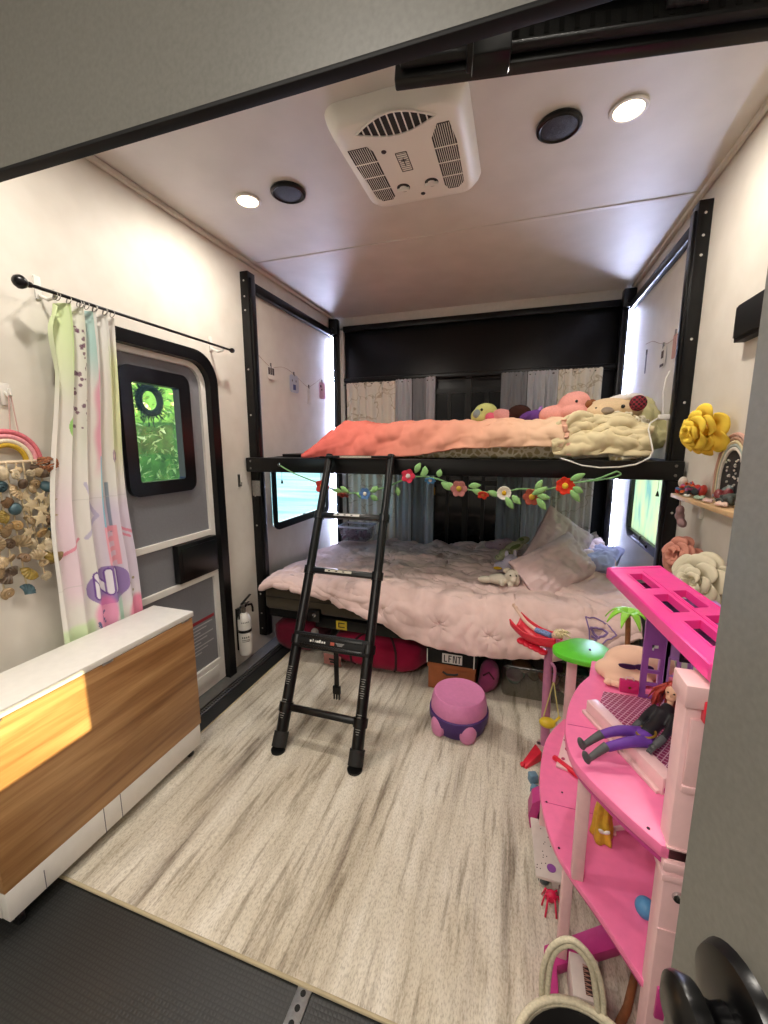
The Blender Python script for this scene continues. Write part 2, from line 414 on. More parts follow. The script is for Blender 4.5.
def led(x, label):
    t_ = thing('light_strip', label, 'light', (x, 3.6, .5))
    part_label(MB().box(x-.006, x+.006, 3.595, 3.607, .46, 2.40, .002).build('led_tape', LEDM, t_), 'glowing cool white tape')
    sw_ = -1 if x < 0 else 1
    m = MB(); m.box(x-.011, x+.011, 3.607, 3.615, .45, 2.41, .001); m.box(*sorted((x+sw_*.0075, x+sw_*.011)), 3.568, 3.607, .45, 2.41); m.build('channel', WHITE, t_)  # wall-side flange added to keep the tape's glare off the wall
led(-1.657, 'vertical cool white light strip in the corner beside the curtains, door side')
led(.738, 'vertical cool white light strip in the corner behind the plush toys')

# ---- bunk lift frame
def post(x0, x1, label):
    t_ = thing('bunk_lift_post', label, 'post', ((x0+x1)/2, 2.33, .1))
    m = MB(); m.box(x0, x1, 2.30, 2.375, .115, 2.475, .004)
    m.build('channel', BLACK, t_)
    inn = x1 if x0 < 0 else x0
    m = MB(); m.box(inn-.010, inn+.010, 2.315, 2.36, .115, 2.44, .002); m.build('guide_rail', PLAST, t_)
    m = MB()
    for z in (.17, .28, .42, .9, 1.10, 1.62, 1.9, 2.25, 2.33, 2.42):
        m.lathe([(0, .004), (.006, .003), (.007, 0)], ((x0+x1)/2, 2.30, z), (0, -1, 0), 10)
    part_label(m.build('bolt', CHROME, t_), 'small bright screw heads')
    m = MB(); m.box(x0 if x0 < 0 else x0+.02, x1-.02 if x0 < 0 else x1, 2.375, 3.56, 2.385, 2.44, .003); m.build('top_beam', BLACK, t_)
    m = MB(); xm = x0+.045 if x0 < 0 else x1-.045
    m.box(xm-.04, xm+.045, 3.53, 3.60, 2.40, 2.53, .01); m.tube([(xm, 3.53, 2.44), (xm, 3.515, 2.44)], .018); m.build('pulley_block', PLAST, t_)
    return t_
lp = post(XL, -1.613, 'black steel bunk post and overhead beam beside the entry door')
part_label(MB().box(-1.66, -1.60, 2.296, 2.299, 1.10, 1.20, .001).build('latch_plate', ALU, lp), 'small bright metal latch plate')
rp = post(.695, XR, 'black steel bunk post and overhead beam beside the yellow rose')

# ============================================================ DOORS AND WINDOWS
d1 = struct(bpy.data.objects.new('door_1', None)); COL.objects.link(d1); d1.location = (XL, 1.58, 0)
def loopd(y0, y1, z0, z1, r): # door outline with rounded top corners
    P = [(y0, z0), (y1, z0)]
    for k in range(9): t_ = radians(90*k/8); P.append((y1-r+r*cos(t_), z1-r+r*sin(t_)))
    for k in range(9): t_ = radians(90+90*k/8); P.append((y0+r+r*cos(t_), z1-r+r*sin(t_)))
    return P
m = MB(); m.frame(loopd(1.165, 1.985, .0, 1.925, .16), loopd(1.225, 1.925, .001, 1.868, .12), 0, XL-.02, XL+.045); m.build('jamb', BLACK, d1)
m = MB(); m.frame(loopd(1.228, 1.922, .02, 1.866, .12), loopd(1.262, 1.888, .16, 1.838, .09), 0, XL-.03, XL+.012)
m.box(XL-.03, XL+.014, 1.262, 1.888, .925, .955); m.box(XL-.03, XL+.014, 1.262, 1.888, .68, .71)
m.box(XL+.010, XL+.016, 1.30, 1.87, .05, .13, .003)
m.build('door_frame', WHITE, d1)
# grey panel with a hole for the window
m = MB()
for a in ((1.262, 1.42, .16, 1.838), (1.78, 1.888, .16, 1.838), (1.42, 1.78, .16, 1.22), (1.42, 1.78, 1.755, 1.838)): m.box(XL-.02, XL-.004, *a)
m.build('door_panel', DOORG, d1, smooth=False)
m = MB(); m.frame(rrect(1.395, 1.80, 1.195, 1.785, .05), rrect(1.455, 1.725, 1.26, 1.715, .012), 0, XL-.022, XL+.018)
m.build('window_surround', PLAST, d1)
MB().box(XL-.015, XL-.010, 1.44, 1.75, 1.245, 1.735).build('window_glass', GLASS, d1)
m = MB(); m.box(XL-.004, XL+.035, 1.615, 1.905, .715, .92, .006); m.box(XL+.035, XL+.04, 1.635, 1.885, .735, .90, .003); m.build('latch_box', PLAST, d1)
m = MB(); m.box(XL-.004, XL-.002, 1.50, 1.875, .435, .452); ob = m.build('warning_band', M('warning_red', '#8e2530', .5), d1); part_label(ob, 'red band of the warning label')
m = MB()
for k in range(9):
    m.box(XL-.004, XL-.0028, 1.50, 1.86-.05*(k % 3), .415-.02*k, .421-.02*k)
part_label(m.build('warning_text', M('label_grey', '#a6a6a8', .5), d1), 'fine pale lines of the warning label')

def window(name, x, y0, y1, z0, z1, side, mat):
    t_ = struct(bpy.data.objects.new(name, None)); COL.objects.link(t_); t_.location = (x, (y0+y1)/2, z0)
    s = side
    m = MB(); m.frame(rrect(y0-.05, y1+.05, z0-.055, z1+.05, .075), rrect(y0, y1, z0, z1, .012), 0, x-.03*s if s < 0 else x-.02, x+.02 if s < 0 else x+.03)
    m.build('window_frame', PLAST, t_)
    xx = x + s*(.004 if s > 0 else .028)
    MB().box(xx-.003, xx+.003, y0-.01, y1+.01, z0-.01, z1+.01).build('pane', mat, t_)
    m = MB(); m.tube([(x-s*.02, (y0+y1)/2+.15, z0-.028), (x-s*.02, (y0+y1)/2-.15, z0-.028)], .010); m.obox((x-s*.02, (y0+y1)/2, z0-.02), (.012, .03, .05), bev=.003)
    m.build('hinge_bar', PLAST, t_)
    return t_
w1 = window('window_1', XL, 2.555, 3.355, .872, 1.30, -1, TINT)
# roller shade in the second window: translucent teal cloth
t = Mt('teal_shade', '#b8d8d2', .9, spec=.05); tb = t.n.new('ShaderNodeBsdfTranslucent'); f = t.noise(7, 3, t.coord((1, 2.5, .7)))
rc = t.ramp(f, [(.35, '#93b4bf'), (.5, '#b9cbc2'), (.75, '#c6cbba')]); t.l.new(rc, tb.inputs[0]); mxs = t.n.new('ShaderNodeMixShader'); mxs.inputs[0].default_value = .7
t.l.new(t.b.outputs[0], mxs.inputs[1]); t.l.new(tb.outputs[0], mxs.inputs[2]); t.l.new(mxs.outputs[0], t.n['Material Output'].inputs[0]); SHADE = t.m
w2 = window('window_2', XR, 2.50, 3.11, .873, 1.30, 1, SHADE)
m = MB(); m.tube([(XL+.02, 2.64, 1.30), (XL+.022, 2.64, 1.18)], .001, 5); m.lathe([(0, .03), (.003, .028), (.010, 0), (0, 0)], (XL+.022, 2.64, 1.15), n=12); m.build('shade_pull', PLAST, w1)
m = MB(); m.tube([(XR-.02, 2.56, 1.30), (XR-.022, 2.56, 1.18)], .001, 5); m.lathe([(0, .03), (.003, .028), (.010, 0), (0, 0)], (XR-.022, 2.56, 1.15), n=12); m.build('shade_pull', PLAST, w2)
# the hall window that lets the sun in
w3 = struct(bpy.data.objects.new('window_3', None)); COL.objects.link(w3); w3.location = (XR, -.66, 1.28)
m = MB(); m.frame(rrect(-.97, -.35, 1.36, 1.71, .09), rrect(-.92, -.40, 1.41, 1.66, .115), 0, XR-.02, XR+.05); m.build('window_frame', PLAST, w3)
# door leaf standing open beside the camera
leafD = Vector((.245, -.97, 0)).normalized(); leafN = Vector((-.97, -.245, 0)).normalized(); E0 = Vector((.156, .372, 0))
d2 = struct(bpy.data.objects.new('door_2', None)); COL.objects.link(d2); d2.location = E0
m = MB(); a = E0; b = E0+leafD*.60; th = -leafN*.035
P = [a, b, b+th, a+th]; m.hexa([Vector((p.x, p.y, .03)) for p in P]+[Vector((p.x, p.y, 1.79)) for p in P], .002); m.build('door_leaf', GREYP, d2)
kc = E0+leafD*.075+Vector((0, 0, 1.022))
m = MB(); m.lathe([(0, .012), (.026, .012), (.040, .008), (.044, 0), (.044, -.001)], kc, leafN, 32); m.build('rosette', PLAST, d2)
m = MB(); m.lathe([(0.011, .01), (.010, .02), (.013, .026), (.022, .031), (.025, .04), (.024, .044), (.017, .049), (0, .050)], kc, leafN, 28)
m.build('door_knob', PLAST, d2)
part_label(MB().lathe([(0, .0125), (.004, .0125), (.004, .011)], kc+Vector((.0, 0, -.028)), leafN, 12).build('screw', CHROME, d2), 'small bright screw')
m = MB(); m.obox(E0+Vector((0, 0, 1.125))-leafN*.012+leafD*-.001, (.004, .02, .05), bev=.001); m.build('strike', CHROME, d2)

# ============================================================ OUTSIDE
t = Mt('pale_concrete', '#b9c3c4', .9); t.base(t.ramp(t.noise(.7, 4, t.coord((.3, 1.6, 1))), [(.35, '#8fb4c4'), (.5, '#bccdcb'), (.65, '#d8dfda')])); GROUND = t.m  # blue streaks are shadow bands put into the concrete colour
struct(MB().box(-60, 60, -60, 60, -.95, -.9).build('ground', GROUND))
t = Mt('shrub_leaf', '#6f9a3c', .55); t.base(t.ramp(t.noise(9, 4), [(.35, '#3c5c28'), (.5, '#87a552'), (.62, '#d3dd96')])); LEAF = t.m
m = MB(); rnd = random.Random(3)
for k in range(9000):
    th, ph = rnd.uniform(0, 2*pi), math.acos(rnd.uniform(-1, 1)); r_ = rnd.uniform(.8, 1)
    p = Vector((-4.4+1.0*r_*sin(ph)*cos(th), 4.1+2.0*r_*sin(ph)*sin(th), 1.3+1.9*r_*cos(ph)))
    d = Vector((rnd.gauss(0, 1), rnd.gauss(0, 1), rnd.gauss(0, 1))).normalized()*rnd.uniform(.025, .06); q = d.orthogonal().normalized()*d.length*.3
    m._add([p-d, p+q, p+d, p-q], [(0, 1, 2, 3)])
sh = thing('shrub', 'leafy green shrub outside, seen through the entry door window', 'shrub', (-4.4, 4.1, -.9))
o = m.build('foliage', LEAF, sh, smooth=False)
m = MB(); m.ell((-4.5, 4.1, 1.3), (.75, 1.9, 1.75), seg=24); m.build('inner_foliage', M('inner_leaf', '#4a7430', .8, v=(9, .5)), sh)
m = MB(); m.tube([(-4.5, 4.1, -.9), (-4.5, 4.1, .6)], [.12, .08]); m.build('trunk', M('bark', '#5a4632', .9), sh)
hp = thing('hanging_hoop', 'dark round wreath hanging outside the entry door window', 'wreath', (-2.4, 2.30, 1.9))
m = MB(); m.tube([(-2.4+.0*cos(a_), 2.24+.085*cos(a_), 1.73+.085*sin(a_)) for a_ in [2*pi*k/28 for k in range(28)]], .022, 8, closed=True); m.build('ring', M('wreath_dark', '#22302a', .8, v=(80, .5)), hp)
m = MB(); rnd = random.Random(9)
for k in range(220):
    a_ = rnd.uniform(0, 2*pi); c_ = Vector((-2.4, 2.24+.085*cos(a_), 1.73+.085*sin(a_)))
    m.tube([c_, c_+Vector((rnd.gauss(0, .02), .07*cos(a_)*rnd.uniform(.2, 1)+rnd.gauss(0, .02), .07*sin(a_)*rnd.uniform(.2, 1)+rnd.gauss(0, .02)))], .002, 4)
m.build('needles', M('wreath_dark'), hp)
m = MB(); m.tube([(-2.4, 2.24, 1.82), (-2.4, 2.24, 2.3), (-1.72, 2.24, 2.3)], .004, 6); m.build('hanger', BLACK, hp)

# ============================================================ FLOOR THINGS AND TABLE
rug = MB()
rug.box(-1.445, .72, .768, 2.95, .0, .009, .003)
rg = thing('rug', 'pale woven rug with grey-brown streaks covering most of the black floor', 'rug', (-.4, 1.8, 0))
rug.build('pile', RUG, rg)
m = MB(); m.tube([(-1.445, .766, .006), (.72, .766, .006)], .0055, 8); m.tube([(-1.447, .766, .006), (-1.447, 2.95, .006)], .0055, 8)
part_label(m.build('bound_edge', cloth('rug_binding', '#b3a688'), rg), 'stitched beige binding')

tb = thing('folding_table', 'white rolling drop-leaf table with oak-look leaf folded down by the curtain', 'table', (-1.47, 1.0, 0))
MB().box(-1.582, -1.352, .565, 1.392, .674, .698, .003).build('tabletop', WHITE, tb)
m = MB(); m.box(-1.575, -1.385, .60, 1.375, .052, .674, .003); m.build('cabinet', WHITE, tb)
m = MB(); m.box(-1.384, -1.352, .602, 1.374, .052, .15, .002); m.build('bottom_rail', WHITE, tb)
m = MB(); m.box(-1.353, -1.3505, .90, .902, .052, .15); m.box(-1.353, -1.3505, .965, .967, .052, .15); m.box(-1.353, -1.3505, .70, .702, .052, .12)
m.build('drawer_gap', M('gap_grey', '#77757a', .8), tb)
MB().box(-1.378, -1.352, .600, 1.382, .150, .672, .002).build('drop_leaf', OAK, tb)
m = MB()
for y in (.64, .98, 1.34): m.box(-1.36, -1.349, y-.02, y+.02, .668, .676, .001); m.tube([(-1.353, y-.02, .673), (-1.353, y+.02, .673)], .003, 8)
m.build('hinge', ALU, tb)
for x in (-1.56, -1.385):
    for y in (.635, 1.33):
        m = MB(); m.box(x-.012, x+.018, y-.016, y+.016, .048, .054); m.hexa([(x-.01, y-.012, .03), (x+.004, y-.012, .02), (x+.004, y+.012, .02), (x-.01, y+.012, .03), (x-.01, y-.012, .05), (x+.016, y-.012, .05), (x+.016, y+.012, .05), (x-.01, y+.012, .05)])
        c_ = m.build('caster', STEEL, tb)
        wr_ = .022 if y < 1 else .0175
        MB().lathe([(0, -.009), (wr_-.002, -.009), (wr_, -.005), (wr_, .005), (wr_-.002, .009), (0, .009)], (x+.004, y, .0225 if y < 1 else .0275), (0, 1, 0), 20).build('wheel', PLAST, c_)

# fire extinguisher
fe = thing('fire_extinguisher', 'small white fire extinguisher on the wall between entry door and bunk post', 'extinguisher', (-1.615, 2.075, .09))
c = (-1.615, 2.075, .095)
m = MB(); m.lathe([(0, 0), (.034, .002), (.040, .012), (.041, .02), (.041, .235), (.036, .26), (.022, .278), (.016, .285), (0, .285)], c, n=28); m.build('cylinder', WHITE, fe)
m = MB(); m.tube([(c[0], c[1], .378), (c[0], c[1], .408)], .013); m.obox((c[0], c[1]+.005, .425), (.018, .055, .026), bev=.004); m.build('valve', STEEL, fe)
m = MB(); m.bar((c[0], c[1]-.02, .44), (c[0], c[1]+.075, .475), .016, .006, bev=.002); m.bar((c[0], c[1]-.02, .425), (c[0], c[1]+.055, .432), .014, .006, bev=.002)
m.build('handle', PLAST, fe)
m = MB(); m.tube([(c[0]+.01, c[1]+.03, .42), (c[0]+.015, c[1]+.06, .415), (c[0]+.015, c[1]+.07, .39), (c[0]+.015, c[1]+.072, .36)], .007); m.tube([(c[0], c[1]-.03, .43), (c[0]+.01, c[1]-.06, .40), (c[0]+.01, c[1]-.062, .36)], .005); m.build('hose', PLAST, fe)
m = MB(); m.lathe([(.043, 0), (.043, .018), (.0412, .018), (.0412, 0), (.043, 0)], (c[0], c[1], .255), n=28); m.box(-1.668, -1.65, 2.06, 2.09, .12, .40); m.build('strap', PLAST, fe)
m = MB()
for z, n_, s_ in ((.325, 5, .006), (.225, 4, .012), (.208, 6, .004), (.198, 6, .004)):
    for k in range(n_):
        a_ = radians(-75+k*70/n_); m.obox((c[0]+.0413*cos(a_), c[1]+.0413*sin(a_), z), (.0008, .006, s_), (0, 0, a_))
part_label(m.build('printed_label', M('print_black', '#232323', .6), fe), 'small black lettering')
m = MB(); m.lathe([(0, .004), (.011, .004), (.012, 0)], (c[0]+.014, c[1], .428), (1, 0, 0), 18); part_label(m.build('pressure_gauge', CHROME, fe), 'round silver dial')

# potty stool
def potty():
    t_ = thing('potty', 'pink and purple toddler potty with round seat and pink feet on the rug', 'potty', (-.228, 1.93, .0105))
    cx, cy, z = -.228, 1.93, .0105
    def sc(prof): return prof
    m = MB(); m.lathe([(0, .070), (.06, .072), (.106, .072), (.111, .075), (.116, .074), (.120, .066), (.128, .030), (.131, -.012), (.128, -.02), (0, -.02)], (cx, cy, z+.108), n=48, sx=1.08, sy=1.08); m.build('lid', M('potty_pink', '#cf7fae', .42, v=(60, .04)), t_)
    m = MB(); m.lathe([(0, 0), (.112, 0), (.122, .01), (.128, .05), (.136, .056), (.138, .075), (.137, .098), (.130, .102), (0, .102)], (cx, cy, z), n=48, sx=1.08, sy=1.08); m.build('base', M('potty_purple', '#3f1f66', .45, v=(60, .06)), t_)
    for a_ in (-132, -62, 28, 118):
        d_ = Vector((cos(radians(a_)), sin(radians(a_)), 0)); p_ = Vector((cx, cy, z+.0))+d_*.128
        m = MB(); m.ell(p_+Vector((0, 0, .040)), (.034, .043, .064), (0, 0, radians(a_)), 18)
        m2 = m.bm
        for v in m2.verts:
            if v.co.z < z: v.co.z = z
        m.tube([p_+d_*.027+Vector((-d_.y*s_*.02, d_.x*s_*.02, .035+.02*(1-s_*s_))) for s_ in (-1, -.5, 0, .5, 1)], .0035, 6)
        m.build('foot', M('potty_foot', '#cb7fab', .42, v=(60, .04)), t_)
    return t_
potty()

# ============================================================ CEILING
def downlight(x, y, label):
    t_ = thing('ceiling_light', label, 'light', (x, y, ZC), 'recessed ceiling lights')
    m = MB(); m.lathe([(.046, 0), (.058, -.001), (.061, -.004), (.058, -.008), (.048, -.009), (.046, -.004)], (x, y, ZC), n=36); m.build('trim_ring', WHITE, t_)
    m = MB(); m.lathe([(0, -.006), (.046, -.005), (.047, -.001)], (x, y, ZC), n=36); part_label(m.build('diffuser', BULB, t_), 'glowing round diffuser')
downlight(-1.26, 1.83, 'round recessed ceiling light nearer the entry door wall')
downlight(.303, 1.786, 'round recessed ceiling light nearer the black hanging screen')
downlight(-1.15, .80, 'recessed ceiling light added above the folding table, unseen behind the doorway header')  # this fixture and the next are unseen, added for more light
downlight(.02, .80, 'recessed ceiling light added out of view above the hanging screen')
def speaker(x, y, label):
    t_ = thing('ceiling_speaker', label, 'speaker', (x, y, ZC), 'ceiling speakers')
    m = MB(); m.lathe([(.062, -.002), (.075, 0), (.078, -.006), (.076, -.014), (.068, -.018), (.062, -.014)], (x, y, ZC), n=40); m.build('rim', PLAST, t_)
    m = MB(); m.lathe([(0, -.017), (.04, -.016), (.064, -.012), (.064, -.002)], (x, y, ZC), n=40); m.build('grille', M('speaker_mesh', '#1b1b1c', .6, v=(400, .6, 1, .4)), t_)
speaker(-1.045, 1.83, 'black round ceiling speaker between the air conditioner and entry door wall')
speaker(.083, 1.79, 'black round ceiling speaker between the air conditioner and hanging screen')

ac = thing('air_conditioner', 'white ceiling air conditioner with slotted vents and two knobs', 'air conditioner', (-.45, 1.71, ZC))
ACW = M('ac_plastic', '#ece9df', .42)
def acr(x0, x1, y0, y1, z, r=.06): return [(p[0], p[1], z) for p in rrect(x0, x1, y0, y1, r, 6)]
rings = [acr(-.705, -.205, 1.45, 2.03, 2.5625, .07), acr(-.70, -.21, 1.455, 2.022, 2.545, .07), acr(-.685, -.225, 1.465, 2.00, 2.515, .07), acr(-.665, -.245, 1.475, 1.975, 2.505, .06), acr(-.655, -.255, 1.48, 1.965, 2.503, .05)]
m = MB(); V = [[m.bm.verts.new(p) for p in R_] for R_ in rings]; n_ = len(V[0])
for A, B in zip(V, V[1:]):
    for k in range(n_): m.bm.faces.new((A[k], B[k], B[(k+1) % n_], A[(k+1) % n_]))
m.bm.faces.new(V[-1][::-1]); m.build('housing', ACW, ac, 60)
ZF = 2.503
# lens shaped front vent
lens = [(-.590+.275*k/16, 1.520-.058*sin(pi*k/16)) for k in range(17)]+[(-.315-.275*k/16, 1.520+.042*sin(pi*k/16)) for k in range(1, 16)]
DKV = M('vent_dark', '#2a2826', .8)
m = MB(); m.prism(lens, 2, ZF-.0015, ZF); m.build('vent_opening', DKV, ac)
m = MB()
for k in range(1, 11):
    x = -.590+.275*k/11; h = sin(pi*k/11); m.hexa([(x-.0018, 1.520-.058*h, ZF-.006), (x+.0018, 1.520-.058*h, ZF-.006), (x+.0018, 1.520+.042*h, ZF-.006), (x-.0018, 1.520+.042*h, ZF-.006), (x-.0018, 1.520-.058*h, ZF), (x+.0018, 1.520-.058*h, ZF), (x+.0018, 1.520+.042*h, ZF), (x-.0018, 1.520+.042*h, ZF)])
m.frame([(p[0]*1.0+(p[0]+.4525)*.04, p[1]+(p[1]-1.520)*.10) for p in lens], lens, 2, ZF-.006, ZF)
m.build('vent_slats', ACW, ac)
for x0, x1 in ((-.655, -.565), (-.345, -.262)):
    o_ = 1 if x0 < -.5 else -1
    q = [(x0, 1.59), (x1-.015 if o_ > 0 else x1, 1.59), (x1, 1.62), (x1, 1.91), (x1-.015, 1.93), (x0+.03, 1.93), (x0+.012, 1.90), (x0, 1.68)] if o_ > 0 else [(x0+.03, 1.56), (x1-.012, 1.56), (x1, 1.66), (x1-.004, 1.90), (x1-.03, 1.93), (x0+.012, 1.93), (x0, 1.90), (x0, 1.62)]
    m = MB(); m.prism(q, 2, ZF-.0008, ZF); m.build('vent_opening', DKV, ac)
    m = MB()
    for k in range(1, 11):
        x = x0+(x1-x0)*k/11
        m.box(x-.0011, x+.0011, 1.565 if o_ < 0 else 1.592, 1.925, ZF-.0016, ZF)
    for y in (1.675, 1.76, 1.845): m.box(x0, x1, y-.0025, y+.0025, ZF-.0022, ZF)
    m.build('vent_slats', ACW, ac)
m = MB(); m.frame(rrect(-.492, -.447, 1.655, 1.765, .003, 2), rrect(-.489, -.450, 1.658, 1.762, .003, 2), 2, ZF-.001, ZF)
for k in range(9): m.box(-.488, -.451, 1.663+.011*k, 1.6645+.011*k, ZF-.001, ZF)
m.box(-.471, -.468, 1.69, 1.735, ZF-.001, ZF); m.box(-.480, -.459, 1.70, 1.704, ZF-.001, ZF)
m.build('rating_label', M('print_black'), ac)
for x in (-.515, -.395):
    k_ = MB().lathe([(0, -.002), (.027, -.002), (.028, 0)], (x, 1.865, ZF), n=28).build('dial_recess', DKV, ac)
    m = MB(); m.box(x-.026, x+.026, 1.859, 1.871, ZF-.014, ZF-.002, .003); m.lathe([(0, -.008), (.012, -.008), (.016, -.002)], (x, 1.865, ZF), n=20); m.build('dial_knob', ACW, k_)
m = MB()
for p in ((-.528, 1.635), (-.445, 1.93)): m.lathe([(0, -.003), (.009, -.002), (.010, 0)], (*p, ZF), n=14)
m.build('screw_plug', PLAST, ac)

# ============================================================ HANGING SCREEN (back towards the camera)
tv = thing('television', 'black television hung from the ceiling with its slotted back facing the doorway', 'television', (.2, .9, 2.05))
A = Vector((-.240, .80, 2.072)); U = Vector((.575, .0925, 0)).normalized(); T = Vector((0, .22, .975)).normalized(); N = U.cross(T).normalized()
if N.y > 0: N = -N                                   # N points back to the camera
RT = Matrix((U, T, -N)).transposed()
def tvp(a, b, c): return A + U*a + T*b + N*c
def tvb(m, a0, a1, b0, b1, c0, c1, bev=0):
    return m.hexa([tvp(*q) for q in ((a0,b0,c0),(a1,b0,c0),(a1,b1,c0),(a0,b1,c0),(a0,b0,c1),(a1,b0,c1),(a1,b1,c1),(a0,b1,c1))], bev)
m = MB(); tvb(m, 0, .92, 0, .50, -.028, -.006, .004); m.build('screen_frame', M('tv_black', '#0c0c0d', .3), tv)
m = MB(); tvb(m, .01, .91, .012, .49, -.006, .012, .006); tvb(m, .12, .80, .05, .42, .012, .045, .015); m.build('back_cover', M('tv_back', '#111112', .5, v=(500, .4, 2, .3)), tv)
m = MB()
for k in range(34): tvb(m, .06+.0235*k, .068+.0235*k, .022, .044, .0115, .0135)
m.build('vent_slots', M('slot_black'), tv)
m = MB()
for k in range(22): tvb(m, .16+.0215*k, .167+.0215*k, .075, .12, .0445, .0465)
m.build('vent_slots', M('slot_black'), tv)
m = MB(); tvb(m, .135, .195, -.045, .30, .014, .052, .004); tvb(m, .125, .175, -.018, .03, .0, .05, .004); tvb(m, .45, .50, .02, .42, .045, .075, .004); tvb(m, .10, .52, .22, .27, .045, .075, .004)
m.build('mount_bracket', BLACK, tv)
m = MB(); c_ = tvp(.30, .25, .06); m.tube([c_, c_+Vector((0, -.03, .28)), Vector((c_.x, c_.y-.03, ZC))], .02); m.lathe([(0, -.01), (.07, -.01), (.07, 0)], (c_.x, c_.y-.03, ZC), n=20); m.build('ceiling_arm', BLACK, tv)
m = MB(); tvb(m, .43, .49, .03, .10, .012, .02, .002); part_label(m.build('port_panel', M('port_grey', '#2c2c2e', .5, v=(200, .6)), tv), 'dark grey panel of sockets')

# ============================================================ CURTAIN ROD AND PRINTED CURTAIN
rd = thing('curtain_rod', 'thin black curtain rod over the entry door held on white hooks', 'curtain rod', (-1.572, 1.53, 1.96))
MB().tube([(-1.572, 1.04, 1.96), (-1.572, 2.04, 1.96)], .006, 12).build('rod', BLACK, rd)
for y, s_ in ((1.04, -1), (2.04, 1)):
    MB().lathe([(.008, 0), (.010, .008), (.008, .014), (.014, .018), (.021, .03), (.022, .038), (.016, .05), (.008, .056), (0, .057)] if s_ < 0 else [(.008, 0), (.009, .006), (.012, .01), (.014, .018), (.012, .027), (.006, .032), (0, .033)], (-1.572, y, 1.96), (0, s_, 0), 20).build('finial', PLAST, rd)
for y in (1.12, 2.00):
    m = MB(); m.box(XL, XL+.008, y-.012, y+.012, 1.95, 2.03, .004); m.tube([(XL+.006, y, 1.965), (XL+.05, y, 1.945), (XL+.085, y, 1.95), (XL+.088, y, 1.975)], .006, 8)
    part_label(m.build('hook', WHITE, rd), 'white plastic hook')

